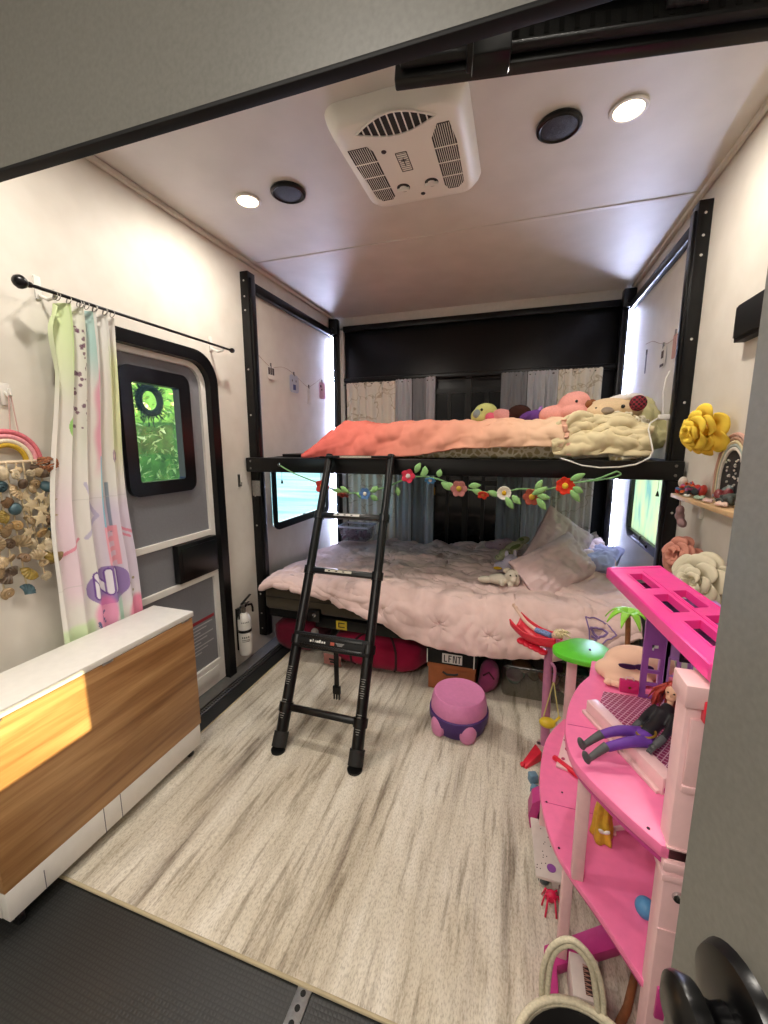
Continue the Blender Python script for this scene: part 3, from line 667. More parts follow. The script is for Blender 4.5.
def dist_seg(px, py, ax, ay, bx, by):
    vx, vy = bx-ax, by-ay; L = vx*vx+vy*vy; t_ = max(0, min(1, ((px-ax)*vx+(py-ay)*vy)/L)) if L else 0
    return hypot(px-ax-vx*t_, py-ay-vy*t_)
dots = [(random.Random(k).uniform(.30, .52), random.Random(k+50).uniform(.04, .36), random.Random(k+90).uniform(.004, .011)) for k in range(46)]
dots2 = [(random.Random(k+200).uniform(.40, .62), random.Random(k+250).uniform(.90, .99), random.Random(k+290).uniform(.004, .011)) for k in range(16)]
def curt_col(s, v):
    """colour of the print: s across, v = 0 at the top .. 1 at the table"""
    t_ = v; AS = 2.6   # metres of cloth height against width
    c_ = list(hexc('#dcd9d3'))
    def mix(col, k):
        k = max(0, min(1, k)); q = hexc(col)
        for i in range(3): c_[i] = c_[i]*(1-k)+q[i]*k
    n_ = nz(s*3, t_*6, 3)
    mix('#c5d79a', .8*sstep(.34, .20, s+.08*n_)*sstep(.34, .05, t_+.1*n_))
    mix('#bcd38e', .8*sstep(.06, .0, abs(s-.30)-.02)*sstep(.26, .12, t_))
    mix('#9cc3bd', .8*sstep(.05, 0, abs(s-.60)-.02)*sstep(.24, .1, t_))
    mix('#d3dba6', .75*sstep(.78, .9, s+.05*n_)*sstep(.50, .38, t_)*sstep(.05, .15, t_))
    mix('#d98fa9', .8*sstep(.05, .01, abs(s-(.63+.05*nz(0, t_*9))))*sstep(.14, .2, t_)*sstep(.50, .40, t_))
    mix('#e3c0d6', .55*sstep(.40, .62, t_)*sstep(.88, .8, t_)*sstep(.15, .05, abs(s-.22)))
    mix('#cbb7dd', .5*sstep(.50, .6, t_)*sstep(.4, .65, s)*sstep(.97, .8, t_))
    mix('#7fb4c8', .9*(abs(s-.66) < .035)*(.42 < t_ < .64)); mix('#4c6f86', .7*(abs(s-.76) < .012)*(.5 < t_ < .66))
    mix('#a9a3c4', .7*(dist_seg(s, t_*AS, .42, .50*AS, .58, .60*AS) < .016 or dist_seg(s, t_*AS, .58, .60*AS, .40, .66*AS) < .016))
    if .62 < s < .80 and .64 < t_ < .77: mix('#e79aa6', .85 if int((t_-.64)/.0162) % 2 == 0 or s > .76 or s < .65 else .25)
    mix('#d9788f', .8*(dist_seg(s, t_*AS, .86, .64*AS, 1.0, .67*AS) < .012 or dist_seg(s, t_*AS, .86, .66*AS, .98, .685*AS) < .010 or dist_seg(s, t_*AS, .14, .70*AS, .34, .66*AS) < .012))
    # balloon
    if hypot((s-.265)/.062, (t_-.335)/.030) < 1: mix('#86bd5e', .9)
    if hypot((s-.315)/.022, (t_-.385)/.045) < 1: mix('#8fc46c', .8)
    if .80 < hypot((s-.885)/.07, (t_-.42)/.030) < 1.0: mix('#8d6f8f', .8)
    elif hypot((s-.885)/.07, (t_-.42)/.030) < .8: mix('#dba9b2', .6)
    # letters on a violet blob
    if hypot((s-.60)/.26, (t_-.825)/.062) < 1: mix('#8468a8', .85)
    for seg in ((.44, .845, .44, .785), (.44, .785, .60, .845), (.60, .845, .60, .785), (.70, .785, .70, .845)):
        d_ = dist_seg(s, t_*AS, seg[0], seg[1]*AS, seg[2], seg[3]*AS)
        if d_ < .028: mix('#e3dfe6', 1)
        elif d_ < .042: mix('#6c4a93', .9)
    mix('#e07fae', .75*sstep(.0, .05, .155-hypot(s-.52, (t_-.915)*2.2)))
    mix('#c9deb0', .85*sstep(.905, .925, t_)*sstep(.40, .36, s)); mix('#a6d3bd', .8*(.70 < s < .76)*sstep(.86, .9, t_))
    mix('#e07a9c', .85*sstep(.0, .05, .17-hypot(s-.96, (t_-.955)*2.2)))
    if .42 < s < .62 and t_ > .955: mix('#c8cfe6', .5)
    for x, y, r_ in dots:
        if hypot(s-x, (y-t_)*AS) < r_*1.6: mix('#6d4560', .85)
    for x, y, r_ in dots2:
        if hypot(s-x, (y-t_)*AS) < r_*1.6: mix('#4d5f86', .85)
    for x, y in ((.87, .84), (.93, .87), (.9, .885), (.95, .83)):
        if hypot(s-x, (y-t_)*AS) < .012: mix('#8b7d35', .8)
    if abs(t_-.545) < .0012 and s > .3 or abs(t_-.795) < .0012 and s < .3: mix('#b9b6b2', .5)
    return c_
CU_N, CU_M = 200, 420
def curt_pos(s, v):
    t_ = v
    z = 1.942-1.315*t_
    w_ = lerp(.235, .345, sstep(0, .9, t_)); y0 = lerp(1.10, 1.0, sstep(0, .7, t_))
    folds = sin(s*2*pi*5.0+.6*nz(s*3, t_*2))
    amp = lerp(.020, .009, t_)
    y = y0+w_*s+.010*cos(s*2*pi*5.0)*lerp(1, .4, t_)
    x = lerp(-1.585, -1.598, sstep(0, .6, t_))+amp*folds+.004*nz(s*7, t_*5, 2)
    # the near edge is caught up in a swag near the top
    k = sstep(.25, 0, s)*sstep(.30, .02, t_)
    y -= .028*sin(pi*min(1, t_*5))*k; z -= .03*sstep(.2, 0, s)*sstep(.1, 0, t_)
    return Vector((max(x, XL+.006), y, z))
cu = thing('printed_curtain', 'long white curtain with pastel print hanging beside the entry door', 'curtain', (-1.60, 1.2, 1.925))
m = MB(); m.grid(lambda s, v: curt_pos(s, v), CU_N, CU_M, col=curt_col); o = m.build('cloth', PRINT, cu, 180)
for k in range(12):
    s_ = (k+.5)/12; p = curt_pos(s_, 0); m = MB()
    m.tube([(-1.572+.012*cos(a_), p.y+.004*sin(a_), 1.952+.013*sin(a_)-.002) for a_ in [2*pi*j/16 for j in range(16)]], .0014, 6, closed=True)
    m.build('ring', STEEL, cu)

# ============================================================ RAINBOW AND SHELL HANGING
sm = thing('shell_wall_hanging', 'yarn rainbow with strings of shells and stars on the wall', 'wall hanging', (-1.64, .91, 1.36))
m = MB(); m.box(XL, XL+.006, .925, .955, 1.555, 1.63, .004); m.tube([(XL+.004, .94, 1.60), (XL+.02, .94, 1.585), (XL+.03, .94, 1.59), (XL+.028, .94, 1.61)], .005, 8); part_label(m.build('hook', WHITE, sm), 'white adhesive hook')
m = MB(); m.tube([(-1.645, .937, 1.59), (-1.645, .925, 1.46)], .002, 6); m.tube([(-1.645, .943, 1.59), (-1.645, .95, 1.46)], .002, 6); m.build('cord', cloth('cord_pink', '#c7a49c'), sm)
def yarn(c, col):
    return M(c, col, .9, v=(120, .15, 2, .5))
for r_, nm, cl in ((.098, 'yarn_rose', '#c96a74'), (.082, 'yarn_pink', '#d7929a'), (.067, 'yarn_cream', '#d9cdb5'), (.053, 'yarn_mustard', '#b8962a')):
    MB().tube([(-1.64, .905+r_*cos(a_)*1.0, 1.37+r_*1.0*sin(a_)) for a_ in [pi*k/24 for k in range(25)]], .0085, 10).build('rainbow_arc', yarn(nm, cl), sm)
MB().tube([(-1.635, .77, 1.362), (-1.635, 1.02, 1.368)], .006, 8).build('twig', M('twig', '#cdbba0', .8), sm)
rnd = random.Random(21)
shc = ['#8d7553', '#6b5136', '#a8926f', '#97794c', '#4f3d2c', '#b8a98c', '#86702c', '#39545c', '#8c7858']
SHM = [M('shell_%s' % n_, c_, .45, v=(90, .25, 3, .3)) for n_, c_ in zip(('tan', 'brown', 'sand', 'ochre', 'umber', 'ivory', 'olive', 'teal', 'beige'), shc)]
def star(m, c, r, rot):
    P = []
    for k in range(10):
        a_ = rot+pi*k/5; q = r if k % 2 == 0 else r*.45; P.append((c[1]+q*cos(a_), c[2]+q*sin(a_)))
    m.prism(P, 0, c[0]-.003, c[0]+.003, .001)
def shell(m, c, r, rot, kind):
    R_ = Euler((rot, rnd.uniform(-.5, .5), rnd.uniform(-.6, .6))).to_matrix()
    if kind == 0:      # scallop: ribbed fan
        def fn(u, v):
            a_ = radians(-65+130*u); q = r*1.7*v; rib = .05*cos(u*2*pi*7)*v
            p = Vector(((.35*sin(pi*v*.9)+rib)*r, sin(a_)*q*.8, cos(a_)*q-r*.8))
            return Vector(c)+R_ @ p
        m.grid(fn, 42, 6)
        m.grid(lambda u, v: fn(u, v)-Vector((.003, 0, 0)), 14, 3)
    elif kind == 1:    # spiral snail shell
        P = []; rr = []
        for k in range(34):
            a_ = .42*k; q = r*(.15+.85*k/34); P.append(Vector(c)+R_ @ Vector((.25*r-.012*k*r*1.2, q*.62*cos(a_), q*.62*sin(a_)))); rr.append(r*.06+r*.30*k/34)
        m.tube(P, rr, 8)
    elif kind == 2: m.ell(c, (r*.55, r*.8, r), Matrix(R_), 14)
    else: star(m, (c[0], c[1], c[2]), r*1.25, rot)
strs = []
for k in range(9):
    y = .785+.026*k; L = [.36, .42, .45, .38, .46, .34, .43, .36, .42][k]; yy = rnd.uniform(-.008, .008)
    P = [(-1.630+.003*(k % 3), y, 1.364), (-1.628, y+yy, 1.364-L*.5), (-1.622, y+yy*2+.012*(k-4)*.5, 1.364-L)]
    m = MB(); m.tube(P, .0028, 6); m.build('string', M('raffia', '#c9b795', .9), sm)
    for j in range(8):
        t_ = (j+.7)/8; z = 1.364-L*t_; y_ = y+yy*2*t_+.006*(k-4)*t_; r_ = rnd.uniform(.018, .028)
        kd = rnd.choice((0, 0, 1, 1, 2)) if not (k >= 5 and j in (2, 3, 5)) else 3
        m = MB(); shell(m, (-1.618+rnd.uniform(-.006, .014), y_+rnd.uniform(-.010, .010), z), r_, rnd.uniform(0, 6.3), kd)
        m.build('star' if kd == 3 else 'shell', M('star_ivory', '#bfae8c', .6, v=(50, .1)) if kd == 3 else rnd.choice(SHM), sm)
m = MB(); c_ = (-1.61, 1.005, 1.352)
for k in range(60):
    a_ = rnd.uniform(0, 2*pi); b_ = rnd.uniform(-1, 1); q = .027
    P = [Vector(c_)+q*Vector((cos(b_*1.2)*cos(a_+u_*.9)*.8, cos(b_*1.2)*sin(a_+u_*.9)*1.3, sin(b_*1.2+u_*.3))) for u_ in (0, .5, 1, 1.5)]
    m.tube(P, .0028, 5)
part_label(m.build('yarn_ball', M('yarn_mixed', '#8e5a3c', .9, v=(160, .6, 2, .4)), sm), 'orange and purple yarn ball at the twig end')
sm.location.y += .030; sm.location.z += .012; sm.location.x += .003

# ============================================================ BUNKS
ub = thing('upper_bunk_platform', 'black upper bunk platform spanning the two lift posts', 'bunk', (-.46, 2.3, 1.3))
m = MB(); m.box(-1.655, .735, 2.235, 2.295, 1.262, 1.352, .006); m.build('front_rail', BLACK, ub)
m = MB(); m.box(-1.58, .66, 2.295, 3.56, 1.30, 1.35, .003); m.build('deck', BLACKM, ub)
m = MB(); m.box(-1.50, -1.28, 2.42, 3.5, 1.352, 1.372, .003); m.build('end_board', BLACK, ub)
m = MB()
for x in (-1.62, .70):
    for z in (1.285, 1.33): m.lathe([(0, .003), (.006, .002), (.007, 0)], (x, 2.235, z), (0, -1, 0), 10)
m.build('bolt', STEEL, ub)
lb = thing('lower_bunk_platform', 'black lower bunk platform close to the floor under the pink bedding', 'bunk', (-.46, 2.3, .3))
m = MB(); m.box(-1.58, .66, 2.30, 3.56, .27, .335, .003); m.build('deck', BLACKM, lb)
m = MB(); m.box(-1.20, .66, 2.245, 2.30, .266, .335, .004); m.build('front_rail', BLACK, lb)
m = MB(); m.box(-1.245, -1.16, 2.225, 2.30, .305, .385, .006); m.build('bracket', PLAST, lb)
m = MB(); m.lathe([(0, .008), (.012, .006), (.014, 0)], (-1.195, 2.225, .355), (0, -1, 0), 16); part_label(m.build('bolt_head', CHROME, lb), 'bright bolt head')
m = MB(); m.lathe([(0, .02), (.02, .018), (.024, .01), (.024, 0)], (-1.20, 2.24, .235), (0, -1, 0), 20); part_label(m.build('roller', M('nylon_grey', '#8f8a86', .5), lb), 'grey nylon roller')
m = MB(); m.box(-1.052, -.978, 2.2425, 2.2445, .272, .330, .001); part_label(m.build('caution_sticker', M('sticker_yellow', '#c9ae25', .5), lb), 'yellow caution sticker')
m = MB(); m.box(-1.030, -.992, 2.2415, 2.2425, .312, .318); m.box(-1.030, -.992, 2.2415, 2.2425, .286, .292); m.box(-1.036, -1.030, 2.2415, 2.2425, .286, .318); m.build('sticker_marks', M('print_black'), lb)

def pillow(name, c, U, V_, w_, h_, t_, mat, parent=None, wr=.006, seed=0, n=44, pinch=.16):
    """pillow: centre, two in-plane directions, width, height, thickness"""
    U = Vector(U).normalized(); V_ = Vector(V_); V_ = (V_-U*V_.dot(U)).normalized(); N = U.cross(V_); c = Vector(c)
    m = MB()
    for sd in (1, -1):
        def fn(u, v):
            a, b = 2*u-1, 2*v-1
            e = (max(0, 1-abs(a)**2.6)*max(0, 1-abs(b)**2.6))**.42
            pa = a*(1-pinch*.5*(1-abs(a)**2*1.0)*0 - pinch*.35*(1-b*b)*abs(a)); pb = b*(1-pinch*.35*(1-a*a)*abs(b))
            k = wr*(nz(a*2.2+seed, b*2.2, sd)+.5*nz(a*6+seed, b*5, sd))*e*4 + wr*1.3*nz(a*1.5*3+seed, b*9+a*2, 5)*(1-e)*e*4
            return c+U*pa*w_/2+V_*pb*h_/2+N*(sd*(e*t_/2)+k)
        m.grid(fn, n, n)
    bmesh.ops.remove_doubles(m.bm, verts=m.bm.verts, dist=.0008)
    o = m.build(name, mat, parent, 180); return o

# upper mattress and bedding
um = thing('upper_mattress', 'upper bunk mattress in a giraffe print fitted sheet', 'mattress', (-.3, 2.9, 1.352))
m = MB(); m.box(-1.12, .62, 2.335, 3.50, 1.3525, 1.480, .035, 4); m.build('sheet', GIRAFFE, um, 60)
def upq(u, v):
    x = lerp(-1.27, .215, u); top = 1.548-.175*max(0, min(1, (-1.02-x)/.25))**1.2+.012*nz(x*3, v*4); hem = interp([(-1.27, 1.358), (-.60, 1.358), (-.45, 1.385), (-.30, 1.405), (.05, 1.42), (.22, 1.415)], x)
    L1 = .70   # flat part of the profile
    puff = .016*nz(x*7, v*6, 1)+.012*nz(x*16, v*9, 4)+.014*(.3-min(.3, abs(nz(x*9+v*3, v*11, 9))))+.006*nz(x*34, v*20, 6)
    if v < L1:
        y = lerp(3.42, 2.40, v/L1); z = top+.012*nz(x*3, y*4, 2)+puff-.10*sstep(3.2, 3.42, y)*0
    else:
        t_ = (v-L1)/(1-L1); a_ = t_*pi*.55
        rz = top-hem; y = 2.40-.098*sin(min(pi/2, a_*1.05))-.010*t_+.012*nz(x*5, t_*3, 7)*t_; z = top-rz*(1-cos(min(pi/2, a_)))*1.0 if a_ < pi/2 else hem
        z = lerp(top, hem, (1-cos(t_*pi/2))**.9)+puff*(1-t_*.6); y += .020*nz(x*9+t_, t_*2, 3)+.010*nz(x*24, t_*4, 8)-.012*(.3-min(.3, abs(nz(x*6+t_*1.5, t_*4, 15))))
    return Vector((x, y, z))
m = MB(); m.grid(upq, 190, 110); o = m.build('ombre_quilt', OMBRE, None, 180); solid(o, .014)
tag(o, 'coral to peach shaded quilt pulled over the upper bunk', 'quilt')
# turned back ruffled edge and crumpled cream blanket
def crm(u, v):
    x = lerp(.165, .60, u)+.015*nz(v*5, u*3); L1 = .55
    lump = .030*nz(x*6, v*5, 3)+.020*nz(x*13, v*10, 6)+.030*(.3-min(.3, abs(nz(x*7+v*4, v*6, 2))))+.008*nz(x*30, v*24, 4)
    top = 1.520+.045*sstep(.15, .30, x)*sstep(.62, .45, x)
    if v < L1: return Vector((x, lerp(2.85, 2.36, v/L1), top+lump*.9))
    t_ = (v-L1)/(1-L1); hem = 1.372+.02*abs(nz(x*8, 1, 1))
    return Vector((x+.02*nz(t_*3, x*4, 5), 2.36-.062*(1-(1-t_)**2)-lump*1.0+.012*nz(x*14, t_*3, 9), lerp(top, hem, t_**1.25)+lump*(1-t_)))
m = MB(); m.grid(crm, 90, 80); o = m.build('cream_blanket', CREAM, None, 180); solid(o, .012)
tag(o, 'crumpled cream fleece blanket turned back beside the toys on the upper bunk', 'blanket')
def ruf(u, v):
    z = lerp(1.55, 1.37, u); w_ = lerp(.004, .030, v)
    return Vector((.195+.035*u+w_*(1+.12*sin(u*24)), 2.296-.010*cos(u*26+v)*v-.02*v*(1-v)+.02*sstep(.2, 0, u), z+.006*sin(u*40)))
m = MB(); m.grid(ruf, 80, 10); o = m.build('quilt_ruffle', cloth('ruffle_peach', '#dfae98'), None, 180); solid(o, .006); tag(o, 'peach frilled trim where the quilt ends on the upper bunk', 'quilt trim')
ru = o

# toys and pillows of the upper bunk
p1 = pillow('bed_pillow', (.640, 2.66, 1.535), (.80, .45, .20), (-.15, .45, .85), .25, .33, .15, SAGE, wr=.010, seed=3); tag(p1, 'sage green pillow leaning at the head of the upper bunk', 'pillow')
p2 = pillow('bed_pillow', (.52, 2.42, 1.525), (1, .05, -.25), (0, .7, .6), .22, .15, .09, GIRAFFE, wr=.008, seed=5); tag(p2, 'small giraffe print pillow under the spotted toy on the upper bunk', 'pillow')
p3 = pillow('rolled_sheet', (.36, 2.37, 1.39), (1, .1, .05), (0, .7, .5), .20, .10, .07, cloth('white_minky', '#cfc9bb'), wr=.008, seed=8, n=24); tag(p3, 'rumpled white cloth at the edge of the upper bunk beside the blanket', 'cloth')
p4 = pillow('rolled_sheet', (.50, 2.35, 1.385), (1, .1, .1), (0, .7, .5), .15, .11, .08, GIRAFFE, wr=.008, seed=11, n=24); tag(p4, 'bunched giraffe print cloth below the sage pillow', 'cloth')

EYEM = M('toy_eye_black', '#0d0b0b', .15)
def plush(name, label, loc, els, mat, extras=(), eyes=(), vox=.006, cat='plush toy'):
    """soft toy: one fused body, extra coloured parts, bead eyes"""
    t_ = thing(name, label, cat, loc); L = Vector(loc)
    m = MB()
    for e in els: m.ell(L+Vector(e[0]), e[1], e[2] if len(e) > 2 else (0, 0, 0), 18)
    o = m.build('body', mat, t_, 180); fuse(o, vox)
    for pn, pm, es, lab in extras:
        m = MB()
        for e in es: m.ell(L+Vector(e[0]), e[1], e[2] if len(e) > 2 else (0, 0, 0), 14)
        q = m.build(pn, pm, t_, 180)
        if lab: q['label'] = lab
    for e in eyes: MB().ell(L+Vector(e[:3]), .0085 if len(e) == 3 else e[3], seg=10).build('eye', EYEM, t_)
    return t_
def fuzz(n_, c_, s=160, am=.08, b=.5): return M(n_, c_, .95, v=(s, am, 3, b), spec=.1)
plush('plush_bird', 'yellow-green plush bird with pink wing on the upper bunk, farthest from the pillows', (-.20, 2.62, 1.60),
      [((0, 0, .03), (.068, .055, .048)), ((-.03, .0, .0), (.06, .055, .05)), ((.05, 0, -.02), (.05, .05, .05))], fuzz('plush_lime', '#b9bd78'),
      [('wing', fuzz('plush_pink_hot', '#cf5f76'), [((.035, -.045, -.012), (.035, .018, .03), (0, .4, 0)), ((.05, -.05, -.03), (.02, .015, .03))], 'pink wing'),
       ('cheek', fuzz('plush_grey', '#7f8888'), [((-.045, -.035, .01), (.028, .022, .03))], 'grey cheek')], [(-.02, -.052, .035)])
plush('plush_dog', 'pink and dark brown plush toy lying between the bird and purple toy', (-.06, 2.60, 1.585),
      [((-.03, 0, 0), (.08, .06, .05)), ((-.05, -.01, .02), (.05, .05, .035))], fuzz('plush_rose', '#c98d88'),
      [('hood', fuzz('plush_brown', '#35201b'), [((.055, -.01, .022), (.070, .06, .052)), ((.02, -.01, .0), (.05, .05, .05))], 'dark brown hood')], [])
plush('plush_cat', 'small purple plush toy with horns next to the pink plush on the upper bunk', (.085, 2.55, 1.575),
      [((0, 0, .012), (.05, .045, .04)), ((-.06, .02, .015), (.06, .04, .035)), ((.045, -.015, -.0), (.04, .035, .035))], fuzz('plush_purple', '#5e3b7c'),
      [('muzzle', fuzz('plush_lilac', '#a37fc0'), [((.05, -.045, .0), (.028, .016, .022))], 'lilac face'),
       ('ear', fuzz('plush_lilac', '#a37fc0'), [((.02, -.01, .05), (.01, .008, .022), (0, .3, 0)), ((.065, -.01, .042), (.01, .008, .022), (0, -.3, 0))], None)], [(.04, -.058, .008, .005), (.062, -.056, .008, .005)])
plush('plush_axolotl', 'salmon pink plush toy with round head resting on the upper bunk pillows', (.245, 2.52, 1.60),
      [((.03, -.01, .045), (.085, .07, .068), (0, -.3, 0)), ((-.06, 0, -.01), (.09, .065, .055)), ((.03, -.05, 0), (.07, .05, .045))], fuzz('plush_salmon', '#dd9a90'),
      [('frill', fuzz('plush_brown_mid', '#8b5a3c'), [((.125, .0, .045), (.03, .025, .024), (0, .5, 0))], 'brown tuft')], [(.035, -.076, .055, .008)])
gi = plush('plush_giraffe', 'tan plush toy with plaid ears and spots at the head of the upper bunk', (.46, 2.50, 1.59),
      [((0, 0, .02), (.125, .085, .062), (0, .06, 0)), ((-.06, -.03, .0), (.08, .06, .05)), ((.08, 0, .02), (.07, .06, .05))], fuzz('plush_tan', '#d3b995'),
      [('nose', fuzz('plush_taupe', '#8d8173'), [((-.035, -.075, .008), (.036, .022, .022))], 'grey-brown nose'),
       ('horn', fuzz('plush_white', '#e2ddd8'), [((.06, .0, .080), (.085, .03, .022), (0, -.1, 0))], 'white headband')], [(-.085, -.070, .022, .009), (.035, -.084, .030, .010)])
t = Mt('plaid_cloth', '#7a1f2c', .9); ck = t.n.new('ShaderNodeTexChecker'); ck.inputs['Scale'].default_value = 90; ck.inputs[1].default_value = (*hexc('#8e2a38'), 1); ck.inputs[2].default_value = (*hexc('#33161c'), 1)
t.l.new(t.coord(), ck.inputs[0]); t.base(ck.outputs[0]); PLAID = t.m
m = MB(); m.ell((.565, 2.43, 1.635), (.040, .018, .040), (.2, .5, 0), 18); part_label(m.build('ear', PLAID, gi, 180), 'red plaid ear')
m = MB(); m.ell((.335, 2.47, 1.64), (.028, .016, .02), (.2, -.5, 0), 14); m.build('ear', fuzz('plush_brown_mid', '#8b5a3c'), gi, 180)

cb = MB(); cb.tube([(.645, 2.36, 1.56), (.60, 2.33, 1.53), (.585, 2.29, 1.50), (.592, 2.26, 1.45), (.60, 2.24, 1.40), (.585, 2.228, 1.365), (.53, 2.226, 1.335), (.46, 2.226, 1.322), (.38, 2.226, 1.318), (.30, 2.226, 1.328), (.24, 2.228, 1.35), (.20, 2.25, 1.362)], .0035, 8)
cbt = thing('charging_cable', 'white cable looping from the upper bunk post over the black rail', 'cable', (.6, 2.3, 1.5)); cb.build('cord', WHITE, cbt)
m = MB(); m.box(.64, .70, 2.345, 2.372, 1.548, 1.572, .004); m.build('plug', WHITE, cbt)
m = MB(); m.tube([(.66, 2.36, 1.57), (.655, 2.38, 1.68), (.66, 2.38, 1.74), (.68, 2.40, 1.78)], .003, 8); m.build('cord', WHITE, cbt)

# lower mattress and bedding
lm = thing('lower_mattress', 'olive canvas covered lower mattress showing under the pink comforter', 'mattress', (-.4, 2.9, .34))
m = MB(); m.box(-1.585, .64, 2.255, 3.52, .338, .515, .03, 4); m.build('cover', OLIVE, lm, 60)
m = MB(); m.tube([(-1.575, 2.252, .43), (.63, 2.252, .43)], .004, 6); m.tube([(-1.575, 2.256, .505), (.63, 2.256, .505)], .004, 6); m.tube([(-1.588, 2.27, .50), (-1.588, 3.5, .50)], .004, 6); m.build('piping', M('olive_dark', '#332e26', .9), lm)
tufts = [(-1.20+.36*i+(.18 if j % 2 else 0), 2.34+.33*j) for i in range(6) for j in range(4)]
ftufts = [(-1.05, .50), (-.72, .47), (-.38, .42), (-.10, .40), (.16, .44), (.46, .50)]
HEM = [(-1.56, .545), (-1.40, .535), (-1.20, .515), (-.93, .445), (-.71, .382), (-.58, .325), (-.42, .292), (-.20, .281), (.01, .288), (.23, .331), (.43, .395), (.60, .49)]
def wr(px, py, tx, ty):
    dx, dy = px-tx, py-ty; r_ = hypot(dx, dy)
    if r_ > .2: return 0
    return -.012*exp(-(r_/.018)**2)-.004*exp(-(r_/.06)**2)+.005*cos(9*atan2(dy, dx)+tx*9+3*nz(dx*20, dy*20, tx))*exp(-r_/.035)*sstep(.0, .02, r_)
def topz(x, y):
    z = .565+.012*sstep(-1.3, -.9, x)
    z += .10*sstep(.20, .50, x)*sstep(2.35, 2.9, y)
    z += .030*sstep(-.5, .2, x)*sstep(2.5, 3.3, y)
    z -= .035*sstep(3.0, 3.5, y)*sstep(0, -1.0, x)
    return z
def wrinkle(x, y):
    n1 = nz(x*2.4, y*2.6, 3); n2 = nz(x*6+n1*2, y*7, 5); n3 = nz(x*15+n2, y*13+n1*2, 7); n4 = nz(x*30, y*26, 9)
    r1 = .3-min(.3, abs(nz(x*4.2+n1*1.5, y*5.2, 12))); r2 = .3-min(.3, abs(nz(x*8+n2*2, y*9+n1*2, 17)))
    return .018*n1+.014*n2+.010*n3+.005*n4+.055*r1+.035*r2-.012
def comf(u, v):
    x = lerp(-1.565, .615, u); hem = interp(HEM, x)
    r0 = .10; yf = 2.215; L1 = .72
    if v <= L1:
        y = lerp(3.50, yf+r0*.5, v/L1); z = topz(x, y)+wrinkle(x, y)
        for tx, ty in tufts: z += wr(x, y, tx, ty)
        # gathered sheet along the far wall
        z += .030*sstep(3.15, 3.35, y)*max(0, nz(x*7, 1, 2)+.35)*sstep(-1.3, -1.0, x)
        edge = sstep(-1.45, -1.565, x); z -= .035*edge
        p = Vector((x, y, z))
    else:
        t_ = (v-L1)/(1-L1); zt = topz(x, yf+r0*.5)+wrinkle(x, yf+r0*.5)
        edge = sstep(-1.45, -1.565, x); zt -= .035*edge
        drop = zt-hem; q = max(.03, drop)
        z = zt-q*(t_**1.35); bul = .075*(1-(1-t_)**2.2)
        y = yf+r0*.5-bul-.03*t_*min(1, q/.25)
        w_ = nz(x*4.5, t_*1.4, 21); w2 = nz(x*11+w_, t_*3, 22)
        amp = .35+.65*t_; y -= amp*(.026*w_+.018*w2+.008*nz(x*28, t_*6, 23)+.05*(.3-min(.3, abs(nz(x*5+w_, t_*2.2, 31))))-.01)
        for tx, tz in ftufts: y -= wr(x, z, tx, tz)*1.2
        z += .008*nz(x*8, 3, 4)*t_
        p = Vector((x, y, z))
    return p
m = MB(); m.grid(comf, 300, 200); o = m.build('comforter', PINKQ, None, 180); solid(o, .018)
CF = o; tag(o, 'rumpled dusty pink tufted comforter hanging over the front of the lower bunk', 'comforter')
# crest print at the corner of the comforter (a purple outlined shield)
def cp(x, z):
    y = 2.19; best = None
    for k in range(40):
        v = .72+.28*k/40; p = comf((x+1.565)/2.18, v)
        if best is None or abs(p.z-z) < abs(best.z-z): best = p
    return best
m = MB()
def crest(pts, r_=.0035):
    P = []; pts = [(a+.085, b) for a, b in pts]
    for (x, z) in pts: p = cp(x, z); P.append(p+Vector((0, -.021, .010)))
    m.tube(P, r_, 6)
def dens(pts, n_=6):
    out = []
    for (a, b) in zip(pts, pts[1:]):
        for k in range(n_): out.append((lerp(a[0], b[0], k/n_), lerp(a[1], b[1], k/n_)))
    return out+[pts[-1]]
crest(dens([(.285, .545), (.34, .54), (.39, .52), (.42, .49)])); crest(dens([(.285, .545), (.30, .49), (.305, .42)])); crest(dens([(.42, .49), (.375, .455), (.335, .41)]))
crest(dens([(.305, .505), (.35, .50), (.385, .485), (.345, .455), (.325, .47), (.305, .505)]), .006); crest(dens([(.31, .46), (.335, .45), (.325, .43)]), .006)
part_label(m.build('shield_print', M('print_purple', '#8a72a6', .9), CF), 'purple outlined crest')

# pillows of the lower bunk
pA = pillow('bed_pillow', (.245, 2.60, .695), (.62, .66, .22), (-.02, .40, .40), .54, .31, .15, PILLOWM, wr=.007, seed=1, n=60); tag(pA, 'pink pillow in front on the lower bunk, lying over another pillow', 'pillow')
pB = pillow('bed_pillow', (.30, 3.00, .74), (.60, .30, -.45), (.3, .3, .6), .42, .40, .16, PILLOWM, wr=.008, seed=14, n=60); tag(pB, 'pink pillow propped up at the curtain behind the front pillow', 'pillow')
pC = pillow('bed_pillow', (.52, 2.98, .66), (.3, .9, .0), (.85, -.2, .15), .62, .30, .14, BLUSH, wr=.008, seed=17, n=50); tag(pC, 'pale blue lit pillow against the corner light on the lower bunk', 'pillow')

